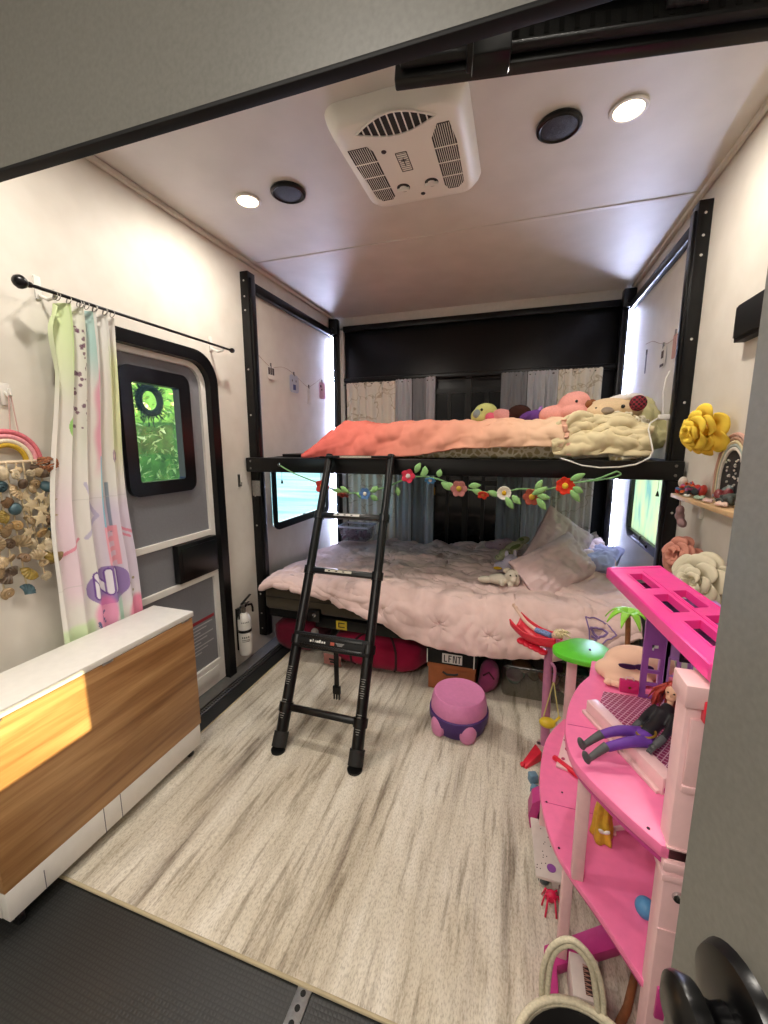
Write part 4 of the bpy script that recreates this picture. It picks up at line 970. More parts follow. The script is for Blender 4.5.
plush('plush_lamb', 'small white plush lamb lying in front of the pink pillow', (-.055, 2.46, .635),
      [((.055, -.01, .030), (.042, .036, .040)), ((.062, -.042, .012), (.018, .018, .016)), ((-.02, .0, -.002), (.065, .038, .034)), ((-.10, -.01, -.008), (.045, .022, .022), (0, 0, .2)), ((.0, -.04, -.012), (.018, .028, .018)), ((.05, -.03, -.018), (.02, .026, .02)), ((.085, -.02, .0), (.014, .014, .026))], fuzz('plush_ivory', '#cfc6b6', 200, .05),
      [('ear', fuzz('plush_ivory', '#cfc6b6', 200, .05), [((.02, .0, .058), (.022, .010, .014), (0, -.4, 0)), ((.088, .005, .048), (.020, .010, .014), (0, .6, 0))], None)], [(.045, -.045, .040, .005), (.078, -.040, .040, .005)], .004)
plush('plush_unicorn', 'white and lilac plush unicorn with yellow horn behind the white lamb', (-.01, 2.64, .675),
      [((0, 0, .02), (.05, .045, .05)), ((-.05, .02, -.02), (.06, .05, .035)), ((.03, -.03, .0), (.03, .03, .028))], fuzz('plush_lilacwhite', '#b9b2c4', 200, .05),
      [('horn', fuzz('plush_yellow', '#d6ae30'), [((.055, -.03, .055), (.035, .012, .012), (0, -.4, 0)), ((.068, -.035, .02), (.022, .02, .012)), ((-.08, -.03, -.02), (.028, .014, .010))], 'yellow horn and hooves'),
       ('ear', fuzz('plush_lilacwhite', '#b9b2c4'), [((-.03, .0, .07), (.012, .01, .022)), ((.02, .01, .075), (.012, .01, .022))], None)], [(-.005, -.040, .035, .005)], .005)
plush('plush_dinosaur', 'pale green plush toy leaning on the back pillow of the lower bunk', (.0, 2.98, .70),
      [((-.05, -.05, -.03), (.05, .045, .035)), ((0, 0, .01), (.075, .04, .035), (0, -.5, 0)), ((.06, .05, .05), (.05, .03, .028), (0, -.4, 0)), ((-.09, -.09, -.05), (.035, .03, .022))], fuzz('plush_sage', '#a5a687', 160, .15),
      [('spots', fuzz('plush_moss', '#6f7d4c'), [((.01, -.035, .02), (.04, .012, .014), (0, -.5, 0)), ((-.04, -.08, -.02), (.02, .012, .012)), ((.05, .02, .065), (.02, .015, .01))], 'moss green patches')], [(-.10, -.115, -.04, .004)], .005)
plush('plush_bunny', 'mauve plush toy lying near the curtain beside the green plush', (-.10, 3.22, .665),
      [((0, 0, 0), (.06, .05, .045)), ((.05, .02, .02), (.035, .04, .03)), ((-.07, .0, -.01), (.05, .035, .03))], fuzz('plush_mauve', '#a78f9c', 160, .1), (), [(0.0, -.047, .01, .004)], .005)

# clear storage bin on the bed
bn = thing('storage_box', 'small clear plastic box of trinkets on the bed by the ladder', 'box', (-1.32, 3.3, .60))
FROST = clear('clear_plastic', (.86, .86, .90), .16, .2)
m = MB()
def tub(m, x0, x1, y0, y1, z0, z1, tap, th):
    o_ = [(x0+tap, y0+tap), (x1-tap, y0+tap), (x1-tap, y1-tap), (x0+tap, y1-tap)]; q = [(x0, y0), (x1, y0), (x1, y1), (x0, y1)]
    m.hexa([(*p, z0) for p in o_]+[(*p, z0+th) for p in o_])
    for k in range(4):
        a, b = o_[k], o_[(k+1) % 4]; c_, d_ = q[k], q[(k+1) % 4]
        cx_, cy_ = (x0+x1)/2, (y0+y1)/2
        def inn(p): return (p[0]+(th if p[0] < cx_ else -th), p[1]+(th if p[1] < cy_ else -th))
        m.hexa([(*a, z0), (*b, z0), (*inn(b), z0), (*inn(a), z0), (*c_, z1), (*d_, z1), (*inn(d_), z1), (*inn(c_), z1)])
tub(m, -1.455, -1.195, 3.20, 3.40, .605, .725, .02, .004); m.build('tub', FROST, bn, smooth=False)
m = MB(); m.frame([(-1.468, 3.187), (-1.182, 3.187), (-1.182, 3.413), (-1.468, 3.413)], [(-1.452, 3.203), (-1.198, 3.203), (-1.198, 3.397), (-1.452, 3.397)], 2, .722, .736); m.build('rim', M('bin_rim', '#c6c3cf', .4), bn)
rnd = random.Random(5); m = MB()
for k in range(34): m.obox((rnd.uniform(-1.42, -1.23), rnd.uniform(3.23, 3.37), rnd.uniform(.62, .665)), (.035, .03, .02), (rnd.random()*3, rnd.random()*3, rnd.random()*3), .004)
part_label(m.build('contents', M('bin_bits', '#7c4f60', .6, v=(60, .6)), bn), 'dark pink and purple trinkets')

# ============================================================ UNDER THE BED
def duffel(name, label, c, r_, mat, seed, bands=2):
    t_ = thing(name, label, 'bag', c); cx, cy, cz = c
    def fn(u, v):
        a_, b_ = 2*pi*u, pi*(v-.5); e = .55
        X = math.copysign(abs(cos(a_))**e, cos(a_))*abs(cos(b_))**.5; Y = math.copysign(abs(sin(a_))**e, sin(a_))*abs(cos(b_))**.5; Z = math.copysign(abs(sin(b_))**.7, sin(b_))
        k = 1+.07*nz(X*2+seed, Y*2, Z*2)+.03*nz(X*6+seed, Y*6, Z*5)
        return Vector((cx+r_[0]*X*k, cy+r_[1]*Y*k, max(.0095, cz+r_[2]*(1+Z*k))))
    m = MB(); m.grid(fn, 56, 28, wrap=True); m.build('bag_body', mat, t_, 180)
    m = MB()
    for s_ in (-.3, .3)[:bands]: m.tube([fn(.75+s_*.14, v_/10)+Vector((0, -.004, 0)) for v_ in range(3, 10)], .008, 6)
    m.build('strap', M('strap_dark', '#39101c', .8), t_); return t_
CRIM = cloth('crimson_nylon', '#8f1638', .1); WINE = cloth('wine_nylon', '#651228', .1)
duffel('duffel_bag', 'crimson duffel bag lying under the lower bunk behind the ladder', (-.80, 2.45, .009), (.31, .22, .115), CRIM, 2)
duffel('duffel_bag', 'dark wine red bag under the lower bunk by the wall and bracket', (-1.42, 2.50, .009), (.17, .2, .112), WINE, 6, 0)
tg = thing('luggage_tag', 'salmon pink tag on the rug under the ladder panel', 'tag', (-1.08, 2.26, .05))
m = MB(); m.obox((-1.08, 2.235, .058), (.12, .006, .085), (.25, .1, .05), .002); m.build('card', M('tag_salmon', '#a86f68', .6, v=(40, .1)), tg)
m = MB(); m.obox((-1.075, 2.228, .065), (.05, .004, .012), (.25, .1, .05)); m.obox((-1.075, 2.230, .045), (.04, .004, .010), (.25, .1, .05)); m.build('tag_print', M('print_black'), tg)
ob_ = thing('cardboard_box', 'orange-brown shoe box under the bed front with a black case on top', 'box', (-.31, 2.45, .009))
m = MB(); m.box(-.445, -.175, 2.205, 2.42, .0095, .165, .004); m.build('carton', M('box_orange', '#9a5730', .7, v=(20, .1)), ob_)
m = MB(); m.box(-.45, -.17, 2.20, 2.425, .145, .175, .003); m.build('lid', M('box_orange'), ob_)
m = MB(); m.tube([(-.36, 2.203, .125), (-.335, 2.201, .112), (-.29, 2.201, .116), (-.27, 2.203, .124)], .006, 6); part_label(m.build('printed_curve', M('print_black'), ob_), 'dark curved mark')
bk = thing('black_case', 'black case with white lettering on the orange shoe box', 'case', (-.31, 2.45, .17))
m = MB(); m.box(-.455, -.165, 2.195, 2.42, .1755, .2645, .004); m.build('case_body', BLACKM, bk)
m = MB(); m.box(-.362, -.248, 2.1925, 2.195, .188, .245); m.box(-.185, -.178, 2.1925, 2.195, .175, .26); m.box(-.452, -.447, 2.1925, 2.195, .175, .26)
part_label(m.build('white_label', M('label_white', '#cfcdc8', .6), bk), 'white label and edge lines')
m = MB(); x = -.352
def st(x0, x1, z0, z1): m.box(x0, x1, 2.1912, 2.1926, z0, z1)
for ch in 'LFNT':
    if ch == 'L': st(x, x+.006, .195, .238); st(x, x+.018, .195, .201)
    if ch == 'F': st(x, x+.006, .195, .238); st(x, x+.018, .232, .238); st(x, x+.014, .214, .220)
    if ch == 'N':
        st(x, x+.005, .195, .238); st(x+.017, x+.022, .195, .238); m.hexa([(x+.004, 2.1912, .238), (x+.009, 2.1912, .238), (x+.009, 2.1926, .238), (x+.004, 2.1926, .238), (x+.014, 2.1912, .195), (x+.018, 2.1912, .195), (x+.018, 2.1926, .195), (x+.014, 2.1926, .195)][0:8])
    if ch == 'T': st(x+.007, x+.013, .195, .238); st(x, x+.020, .232, .238)
    x += .026
m.build('lettering', M('print_black'), bk)
def heart_sack():
    t_ = thing('pink_backpack', 'magenta soft bag next to the orange shoe box under the bed', 'bag', (-.11, 2.30, .009))
    m = MB(); m.ell((-.10, 2.30, .10), (.058, .09, .09), seg=22); m.ell((-.12, 2.26, .06), (.045, .05, .05), seg=18); m.ell((-.08, 2.26, .13), (.035, .045, .05), seg=18); fuse(m.build('bag_body', cloth('magenta_cloth', '#8b3a62', .15), t_, 180), .008)
    MB().tube([(-.13, 2.225, .13), (-.10, 2.215, .16), (-.07, 2.22, .12)], .005, 6).build('strap', M('strap_dark'), t_)
heart_sack()
cl = thing('toy_storage_bag', 'clear zipped bag of soft toys under the bed beside the play set', 'bag', (.25, 2.5, .009))
CLV = clear('clouded_vinyl', (.80, .78, .74), .12, .25)
m = MB(); m.box(-.03, .58, 2.24, 2.55, .010, .215, .03, 3); m.build('vinyl_shell', CLV, cl, 60)
rnd = random.Random(8)
cc = [('stuffing_olive', '#4c4f2c'), ('stuffing_tan', '#6e5138'), ('stuffing_plum', '#4e2a3c'), ('stuffing_teal', '#26463e'), ('stuffing_rust', '#7d4526')]
for k in range(16):
    n__, c__ = cc[k % 5]; m = MB(); m.ell((rnd.uniform(.03, .52), rnd.uniform(2.30, 2.45), rnd.uniform(.06, .16)), (rnd.uniform(.04, .06), .045, rnd.uniform(.03, .045)), (rnd.random(), rnd.random(), rnd.random()), 14)
    m.build('soft_toy', fuzz(n__, c__), cl, 180)
m = MB(); m.tube([(-.02, 2.238, .20), (.57, 2.238, .20)], .004, 6); m.build('zip', M('zip_dark', '#2b2622', .6), cl)

# ============================================================ REAR CURTAINS
def panel(name, label, x0, x1, z0, z1, mat, nf, amp=.018, seed=0, group=None, th=.0):
    nu, nv = int(nf*14), 40
    def fn(u, v):
        z = lerp(z1, z0, v); ph = u*nf*2*pi+.8*nz(u*3+seed, v*.8)
        return Vector((lerp(x0, x1, u)+.006*sin(ph*.5+seed), 3.585+amp*sin(ph)*(.5+.5*sstep(0, .1, v))+.006*nz(u*8, v*5, seed), z+.006*abs(sin(ph))*(1-v)*(v < .02)))
    m = MB(); m.grid(fn, nu, nv); t_ = thing(name, label, 'curtain', ((x0+x1)/2, 3.585, z1), group)
    m.build('cloth', mat, t_, 180)
    m = MB(); m.grid(lambda u, v: fn(u, 0)+Vector((0, -.005, .012-.05*v)), nu, 2); m.build('heading_tape', mat, t_, 180)
    return t_
panel('patterned_curtain', 'marbled beige curtain on the rear wall, end nearest the entry door', -1.525, -1.06, .50, 1.965, MARBLE, 6, seed=1)
panel('sheer_curtain', 'pale sheer curtain next to the marbled curtain nearest the entry door', -1.06, -.90, .50, 1.975, SHEER, 3, seed=2)
panel('sheer_curtain', 'thin grey see-through curtain between pale sheer and dark door pane', -.90, -.78, .50, 1.975, SHEERD, 2, .01, seed=3)
panel('sheer_curtain', 'narrow pale sheer edge beside the dark door panes', -.78, -.695, .50, 1.985, SHEER, 2, seed=4)
panel('sheer_curtain', 'thin grey see-through curtain just past the dark door panes, bird toy below', -.155, .045, .50, 1.985, SHEERD, 4, .012, seed=5)
panel('sheer_curtain', 'pale sheer curtain beside the marbled curtain by the pillows', .045, .265, .50, 1.985, SHEER, 5, seed=6)
panel('patterned_curtain', 'marbled beige curtain on the rear wall, end nearest the pillows', .265, .575, .50, 1.985, MARBLE, 6, seed=7)
cr = thing('curtain_wire', 'thin dark rod carrying the rear curtains', 'rod', (-.45, 3.59, 1.98)); m = MB(); m.tube([(-1.55, 3.592, 1.968), (.71, 3.592, 1.982)], .005, 8); m.build('rod', BLACK, cr)

# ============================================================ LADDER
ld = thing('bunk_ladder', 'black telescoping ladder leaning on the upper bunk rail', 'ladder', (-.83, 1.49, .009))
LA, LB = Vector((-1.01, 1.488, .012)), Vector((-1.050, 2.195, 1.345)); RA, RB = Vector((-.622, 1.488, .012)), Vector((-.673, 2.195, 1.345))
def lr(t_, s_): return (LA.lerp(LB, t_) if s_ == 0 else RA.lerp(RB, t_))
fwd = (LB-LA).normalized().cross(Vector((1, 0, 0))).normalized()
steps = [0, .125, .335, .57, .775, 1.02]
rad = [.0285, .0265, .0245, .0228, .0212]
for s_ in (0, 1):
    for k in range(5):
        m = MB(); m.tube([lr(max(.022, steps[k]), s_), lr(steps[k+1], s_)], rad[k], 18); m.build('rail_section', BLACK, ld)
    m = MB(); d_ = (LB-LA).normalized(); p = lr(0, s_)
    m.tube([p+d_*.004+Vector((0, 0, .012)), p+d_*.080], .0345, 20); m.lathe([(.0, 0), (.033, 0), (.034, .01)], (p.x, p.y-.003, .0095), n=20); m.build('foot_cap', DKGREY if 0 else M('rubber_black', '#121212', .7, v=(70, .2)), ld)
    m = MB(); xx = lr(.06, s_)
    for j in range(12):
        t_ = (.045+.0066*j) if j < 9 else 0
        if not t_: continue
        for q in (.05, .15):
            p = lr(t_+q, s_)-fwd*0
            n3 = Vector((.15, -1, .35)).normalized(); m.obox(p+Vector((0, -rad[0]*.92, .012)), (.012+.006*((j*7) % 3), .0015, .0028), (-.45, 0, 0))
    part_label(m.build('instruction_print', M('print_pale', '#7d7d7a', .6), ld), 'tiny pale lettering')
for k in range(1, 5):
    a, b = lr(steps[k], 0), lr(steps[k], 1)
    if k == 2:
        m = MB(); Z = (LB-LA).normalized(); c0 = (a+b)/2; X = (b-a).normalized(); Y = Z.cross(X).normalized(); R_ = Matrix((X, Y, Z)).transposed()
        m.obox(c0+Y*-.004, ((b-a).length+.03, .050, .078), R_, .008); m.build('handle_panel', BLACKM, ld)
        m = MB(); m.obox(c0-Y*.030+Z*.022, ((b-a).length-.05, .004, .012), R_, .001); m.obox(c0-Y*.030-Z*.022, ((b-a).length-.05, .004, .012), R_, .001); m.build('grip_ridge', PLAST, ld)
        sgn = -1
        m = MB(); s0 = c0+Y*(-.0305)-X*.105
        for j, ch in enumerate('climber'):
            wd = {'l': .003, 'i': .003, 'm': .013}.get(ch, .008); hh = .014 if ch in 'lb' else .009
            m.obox(s0+X*(.0125*j)+Z*(hh-.009)/2, (wd, .0012, hh), R_)
        part_label(m.build('lettering', M('print_white', '#d6d6d2', .6), ld), 'small white lettering')
        part_label(MB().obox(c0+Y*-.0305+X*.012, (.020, .0012, .015), R_).build('badge', M('badge_orange', '#a34a36', .6), ld), 'orange-red square')
        m = MB()
        for j in range(3): m.obox(c0+Y*-.0305+X*(.032+.0*j)+Z*(.005-.005*j)+X*.02, (.045-.01*j, .0012, .003), R_)
        m.build('small_print', M('print_grey', '#8a8a88', .6), ld)
        m = MB(); m.box(c0.x-.012, c0.x+.014, c0.y+.035, c0.y+.039, .19, .455, .001); m.build('strap', PLAST, ld)
        m = MB(); m.box(c0.x-.020, c0.x+.022, c0.y+.028, c0.y+.045, .165, .21, .004)
        for q in (-.014, .0, .014): m.box(c0.x+q-.003, c0.x+q+.004, c0.y+.030, c0.y+.042, .135, .168, .002)
        m.build('buckle', PLAST, ld)
    else:
        m = MB(); m.tube([a, b], .019 if k > 1 else .021, 4, cap=True); Z = (LB-LA).normalized(); X = (b-a).normalized(); Y = Z.cross(X).normalized(); R_ = Matrix((X, Y, Z)).transposed()
        m = MB(); m.obox((a+b)/2, ((b-a).length, .036, .030), R_, .007); m.build('rung', BLACK, ld)
        if k > 1:
            m = MB(); m.obox((a+b)/2-Y*.0185-X*.02+Z*.002, (.15, .0012, .013), R_); part_label(m.build('rung_label', M('label_cream', '#b9b4a4', .5, v=(300, .2)) if k == 3 else M('label_white'), ld), 'pale sticker on the rung')
            m = MB()
            for q in (-.05, -.01, .03): m.obox((a+b)/2-Y*.0192-X*.02+X*q+Z*.002, (.012, .001, .006), R_)
            m.build('rung_label_print', M('print_black'), ld)
    for s_ in (0, 1):
        p = lr(steps[k], s_); d_ = (LB-LA).normalized(); m = MB(); m.tube([p-d_*.020, p+d_*.020], rad[k-1]+.006, 18); m.build('collar', PLAST, ld)
m = MB(); a, b = lr(1.0, 0), lr(1.0, 1); m.obox((a+b)/2+Vector((0, .0, .018)), ((b-a).length+.02, .05, .014), (0, 0, 0), .004); m.build('rung', BLACK, ld)
m = MB()
for s_ in (0, 1):
    p = lr(1.0, s_); m.box(p.x-.018, p.x+.018, p.y-.012, p.y+.105, 1.360, 1.368, .002)
m.build('hook', BLACK, ld)
part_label(MB().box(-.97, -.78, 2.168, 2.1695, 1.358, 1.369).build('rung_label', M('label_cream'), ld), 'pale sticker on the top rung')

# ============================================================ FLOWER GARLAND
gl = thing('flower_garland', 'felt flower garland strung along the upper bunk rail', 'garland', (-.47, 2.17, 1.25))
GP = [(-1.40, 2.225, 1.307), (-1.30, 2.22, 1.26), (-1.10, 2.21, 1.195), (-1.0, 2.205, 1.16), (-.85, 2.17, 1.160), (-.70, 2.19, 1.195), (-.56, 2.205, 1.252), (-.43, 2.215, 1.250), (-.30, 2.215, 1.205), (-.20, 2.21, 1.188), (-.09, 2.21, 1.18), (.02, 2.21, 1.205), (.13, 2.21, 1.203), (.24, 2.215, 1.235), (.36, 2.22, 1.26), (.455, 2.225, 1.302)]
VINE = M('felt_vine', '#7fae74', .9, v=(80, .1))
def smooth_path(P, n_=6):
    P = [Vector(p) for p in P]; out = []
    for i in range(len(P)-1):
        p0, p1, p2, p3 = P[max(0, i-1)], P[i], P[i+1], P[min(len(P)-1, i+2)]
        for k in range(n_):
            t_ = k/n_; out.append(.5*((2*p1)+(-p0+p2)*t_+(2*p0-5*p1+4*p2-p3)*t_*t_+(-p0+3*p1-3*p2+p3)*t_**3))
    return out+[P[-1]]
MB().tube(smooth_path(GP), .0042, 8).build('vine', VINE, gl)
MB().tube(smooth_path([(.455, 2.222, 1.302), (.47, 2.222, 1.286), (.40, 2.222, 1.262), (.24, 2.212, 1.238)]), .0035, 8).build('vine', VINE, gl)
part_label(MB().lathe([(0, .006), (.010, .004), (.011, 0)], (-1.402, 2.222, 1.31), (0, -1, 0), 14).build('pin', CHROME, gl), 'pale pin head')
def petals(m, c, R_, n_, r0, r1, wd, cup, tilt=0, thick=.0025):
    """ring of rounded felt petals around c; R_ columns = in-plane x, in-plane y, outward normal"""
    for k in range(n_):
        a_ = 2*pi*k/n_+tilt
        def fn(u, v):
            r_ = lerp(r0, r1, v); hw = wd*sin(pi*min(1, v*.85+.12))**.7
            x = r_; y = (2*u-1)*hw; z = cup*v*v-.15*cup*(2*u-1)**2
            p = Vector((x*cos(a_)-y*sin(a_), x*sin(a_)+y*cos(a_), z)); return Vector(c)+R_ @ p
        m.grid(fn, 6, 6)
def felt(n_, c_): return M('felt_'+n_, c_, .95, v=(140, .1, 2, .3))
RG = Matrix((Vector((1, 0, 0)), Vector((0, 0, 1)), Vector((0, -1, 0)))).transposed()
def leaf(p, ang, L=.055, wd=.016, nm='leaf'):
    m = MB()
    def fn(u, v): 
        hw = wd*sin(pi*min(1, v*.93+.05)); return Vector(p)+Matrix.Rotation(ang, 3, 'Y') @ Vector((v*L, -.006-.006*sin(pi*v)+.004*abs(2*u-1), (2*u-1)*hw))
    m.grid(fn, 4, 8); o = m.build(nm, felt('leaf', '#8fbf7a'), gl, 180); solid(o, .002)
def gflower(p, cols, r_=.035, n_=6, centre='#d8b23a', label=None, tiltz=0):
    R_ = RG @ Matrix.Rotation(tiltz, 3, 'X')
    m = MB(); petals(m, p, R_, n_, .006, r_, r_*.48, .010); o = m.build('flower', felt(*cols), gl, 180); solid(o, .003)
    if label: o['label'] = label
    m = MB(); m.ell(Vector(p)+R_ @ Vector((0, 0, .006)), (r_*.33, r_*.2, r_*.33), seg=14); q = m.build('flower_centre', felt('c'+cols[0], centre), o, 180)
    return o
gflower((-1.085, 2.175, 1.190), ('red', '#c23a34'), .045, 5, '#a9913c', 'red flower with olive centre')
f_ = gflower((-.955, 2.17, 1.150), ('rust', '#8e3f34'), .040, 6, '#7d2d28', 'rust red flower seen edge on', 1.15)
gflower((-.80, 2.125, 1.163), ('blue', '#5f86b8'), .034, 6, '#e8e4d8', 'blue flower with white centre')
gflower((-.565, 2.17, 1.262), ('crimson', '#cc3550'), .040, 5, '#e7d9d4', 'crimson flower')
gflower((-.445, 2.18, 1.245), ('skyblue', '#4f8fc2'), .030, 6, '#d9d4c8', 'bright blue flower', .9)
gflower((-.29, 2.18, 1.200), ('dustyrose', '#b0716c'), .045, 6, '#b99a35', 'dusty rose flower')
gflower((-.165, 2.18, 1.175), ('scarlet', '#d8432e'), .030, 5, '#c96a3a', 'scarlet flower seen from the side', .7)
gflower((-.06, 2.18, 1.185), ('white', '#e9e6dc'), .036, 14, '#dcae22', 'white daisy with yellow centre')
gflower((.075, 2.18, 1.170), ('brick', '#a3503f'), .045, 6, '#c9a13a', 'brick red flower')
gflower((.225, 2.18, 1.230), ('poppy', '#e03a22'), .045, 7, '#e8c23a', 'large poppy red flower with yellow centre')
for p, a_, L in (((-1.03, 2.20, 1.172), .2, .06), ((-.92, 2.18, 1.160), -2.6, .06), ((-.87, 2.17, 1.155), .3, .07), ((-.77, 2.15, 1.17), -.7, .05), ((-.775, 2.15, 1.15), .5, .05), ((-.63, 2.18, 1.20), 1.4, .05), ((-.53, 2.19, 1.28), -1.1, .06), ((-.50, 2.19, 1.265), -.6, .05), ((-.475, 2.19, 1.27), -1.6, .045), ((-.40, 2.19, 1.26), -1.4, .04), ((-.385, 2.19, 1.23), .6, .07), ((-.36, 2.19, 1.225), .4, .05), ((-.24, 2.19, 1.215), -.1, .06), ((-.22, 2.19, 1.195), .3, .06), ((-.14, 2.19, 1.19), .35, .06), ((-.05, 2.17, 1.165), 1.0, .07), ((-.02, 2.17, 1.175), .8, .06), ((.075, 2.165, 1.185), -.5, .08), ((.09, 2.165, 1.205), -1.1, .06), ((.10, 2.165, 1.165), .9, .07), ((.10, 2.165, 1.180), .2, .06), ((.245, 2.17, 1.26), -.45, .07), ((.25, 2.17, 1.21), .9, .07), ((.26, 2.17, 1.225), .5, .05)):
    leaf(p, a_, L)

# ============================================================ CARDS ON STRINGS ABOVE THE BUNK
def card_string(label, x, pts, items):
    t_ = thing('card_string', label, 'card string', (x, pts[0][0], pts[0][1])); s = 1 if x < 0 else -1
    MB().tube(smooth_path([(x+s*.006, y, z) for y, z in pts]), .0015, 6).build('string', M('string_tan', '#a58f78', .9), t_)
    for k, (y, z, w_, h_, nm, mt, det, lab) in enumerate(items):
        m = MB(); X = x+s*.014
        P = rrect(y-w_/2, y+w_/2, z-h_, z, min(w_, h_)*.2, 3)
        m.prism(P, 0, X-.0012, X+.0012); o = m.build(nm, mt, t_)
        if lab: o['label'] = lab
        for dm, boxes in det:
            m = MB()
            for (a, b, c_, d_) in boxes: m.box(X+s*.0012-.0006, X+s*.0012+.0006, y+a, y+b, z+c_, z+d_)
            m.build('card_print', dm, o)
        m = MB(); m.obox((X, y, z+.008), (.008, .008, .032), bev=.001); m.build('clothes_peg', M('peg_grey', '#6d6a6c', .6), t_)
    return t_
LW = M('card_white', '#d8d5cf', .7, v=(30, .05)); CP = M('card_pink', '#d3a5b6', .7, v=(40, .12)); CD = M('card_dark', '#3f3338', .6); CB = M('print_blue', '#44508c', .6)
card_string('string of small cards pegged to the wall beside the door-side corner light', XL, [(2.42, 2.03), (2.52, 1.985), (2.60, 1.965), (2.75, 1.99), (2.90, 1.965), (3.10, 1.90), (3.22, 1.935), (3.36, 2.0)],
  [(2.575, 1.965, .085, .085, 'photo_card', LW, [(CD, [(-.035, -.015, -.055, -.008), (-.010, .008, -.055, -.008), (.013, .036, -.055, -.008)])], 'white card with three dark panels'),
   (2.885, 1.955, .13, .13, 'animal_card', M('card_bluewhite', '#b5bdcf', .7), [(CB, [(-.02, .02, -.11, -.07)]), (CD, [(-.035, -.025, -.05, -.035), (.02, .03, -.05, -.035)])], 'pale blue animal card'),
   (3.115, 1.89, .055, .13, 'bookmark', LW, [], 'plain white bookmark'),
   (3.36, 1.965, .12, .14, 'pink_card', CP, [(CD, [(-.04, -.015, -.045, -.025), (-.02, .0, -.07, -.055)])], 'pink card')])
card_string('string of small cards pegged to the wall above the sage pillow', XR, [(2.43, 2.05), (2.55, 1.985), (2.70, 1.97), (2.85, 2.0), (3.0, 2.045), (3.15, 2.06)],
  [(2.43, 2.03, .06, .09, 'photo_card', M('card_bluewhite'), [], 'pale blue card'), (2.57, 1.985, .05, .12, 'feather', M('card_rose', '#b98f88', .7), [], 'dusty rose paper feather'),
   (2.75, 1.96, .09, .11, 'photo_card', LW, [(CD, [(-.02, .02, -.06, -.02), (-.035, .03, -.105, -.09)])], 'white card with dark drawing'), (3.08, 1.99, .02, .12, 'bookmark', M('card_grey', '#77777c', .6), [], 'thin grey tassel')])
wk = thing('wall_hook', 'small grey metal hook on the wall between the entry door and bunk post', 'hook', (XL, 2.17, 1.2))
m = MB(); m.box(XL, XL+.005, 2.165, 2.185, 1.17, 1.25, .002); m.tube([(XL+.004, 2.175, 1.19), (XL+.02, 2.175, 1.175), (XL+.022, 2.175, 1.20)], .003, 6); m.build('hook_body', STEEL, wk)

# ============================================================ RIGHT WALL: BRACKET, SHELF, ROSES
wb = thing('wall_box', 'black box fixed high on the wall above the yellow rose', 'box', (.74, 1.8, 1.85))
m = MB(); m.box(.715, XR, 1.55, 1.865, 1.788, 1.915, .003); m.box(.705, .715, 1.57, 1.85, 1.80, 1.905, .003); m.build('housing', BLACKM, wb)
MB().box(.7035, .705, 1.60, 1.62, 1.84, 1.86).build('switch', PLAST, wb)
ws = thing('wall_shelf', 'small pale wooden shelf below the rainbow on the wall', 'shelf', (.70, 1.85, 1.2))
MB().box(.655, XR, 1.50, 2.125, 1.198, 1.215, .002).build('board', SHELFW, ws)
m = MB()
for y in (1.62, 2.03): m.box(.735, XR, y-.01, y+.01, 1.12, 1.198, .002); m.box(.67, XR, y-.01, y+.01, 1.190, 1.198, .001)
m.build('bracket', WHITE, ws)
rnd = random.Random(31)
def pile(name, label, cx, cy, n_, cols, rad=(.04, .075), z0=1.216):
    t_ = thing(name, label, 'toy', (cx, cy, z0)); k = 0
    for c_ in cols:
        m = MB()
        for j in range(n_):
            r_ = rnd.uniform(.010, .019); x, y = cx+rnd.uniform(-rad[0], rad[0])*.8, cy+rnd.uniform(-rad[1], rad[1])*.8; z = z0+r_+rnd.uniform(0, .045)*(1-abs(y-cy)/rad[1])
            if j % 3: m.ell((x, y, z), (r_*1.5, r_*.9, r_), (rnd.random()*3, rnd.random()*3, rnd.random()*3), 10)
            else: m.tube([(x, y, z), (x+rnd.uniform(-.03, .03), y+rnd.uniform(-.03, .03), z+rnd.uniform(-.0, .01)), (x+rnd.uniform(-.03, .03), y+rnd.uniform(-.04, .04), z)], .006, 8)
        m.build('bead_cluster', M('bead_'+c_.strip('#'), c_, .35, v=(60, .15)), t_)
    return t_
pile('bead_toy', 'colourful red and blue beaded toy at the far end of the wall shelf', .698, 2.045, 7, ('#c2382e', '#d8622c', '#5a78a8', '#9a4f7e', '#d8cfc4', '#3f4a50'), (.035, .07))
pile('bead_toy', 'grey and dark red beaded toy under the rainbow on the wall shelf', .712, 1.76, 6, ('#5e6a68', '#7a2f34', '#8d8f96', '#3c4644'), (.025, .09))
def seashell(label, c, r_, col):
    t_ = thing('seashell', label, 'shell', (c[0], c[1], 1.216), 'shells on the wall shelf')
    def fn(u, v):
        a_ = radians(-75+150*u); q = r_*v*(1+.04*cos(u*60)); return Vector((c[0]-.004-q*cos(a_)*.75, c[1]+q*sin(a_)*1.25, 1.2175+.5*r_*sin(pi*min(1, .12+.88*(1-v)))+.03*r_*cos(u*2*pi*9)*v))
    m = MB(); m.grid(fn, 54, 10); o = m.build('fan', M('shell_'+col.strip('#'), col, .5, v=(90, .1)), t_, 180); solid(o, .003)
    m = MB(); m.ell((c[0], c[1], 1.216+r_*.38), (r_*.3, r_*.35, r_*.2), seg=14); m.build('hinge_knob', M('shell_'+col.strip('#')), t_)
seashell('pink white ribbed seashell at the shelf front between green and pale shells', (.685, 1.80, 0), .028, '#c9a9a2')
seashell('pale peach ribbed seashell at the front of the wall shelf nearest the camera', (.690, 1.70, 0), .032, '#d8b9a8')
seashell('grey-green seashell in the middle of the wall shelf', (.688, 1.885, 0), .030, '#8f9f88')
seashell('small white seashell right beside the colourful beaded toy', (.673, 1.972, 0), .020, '#d5d0c6')
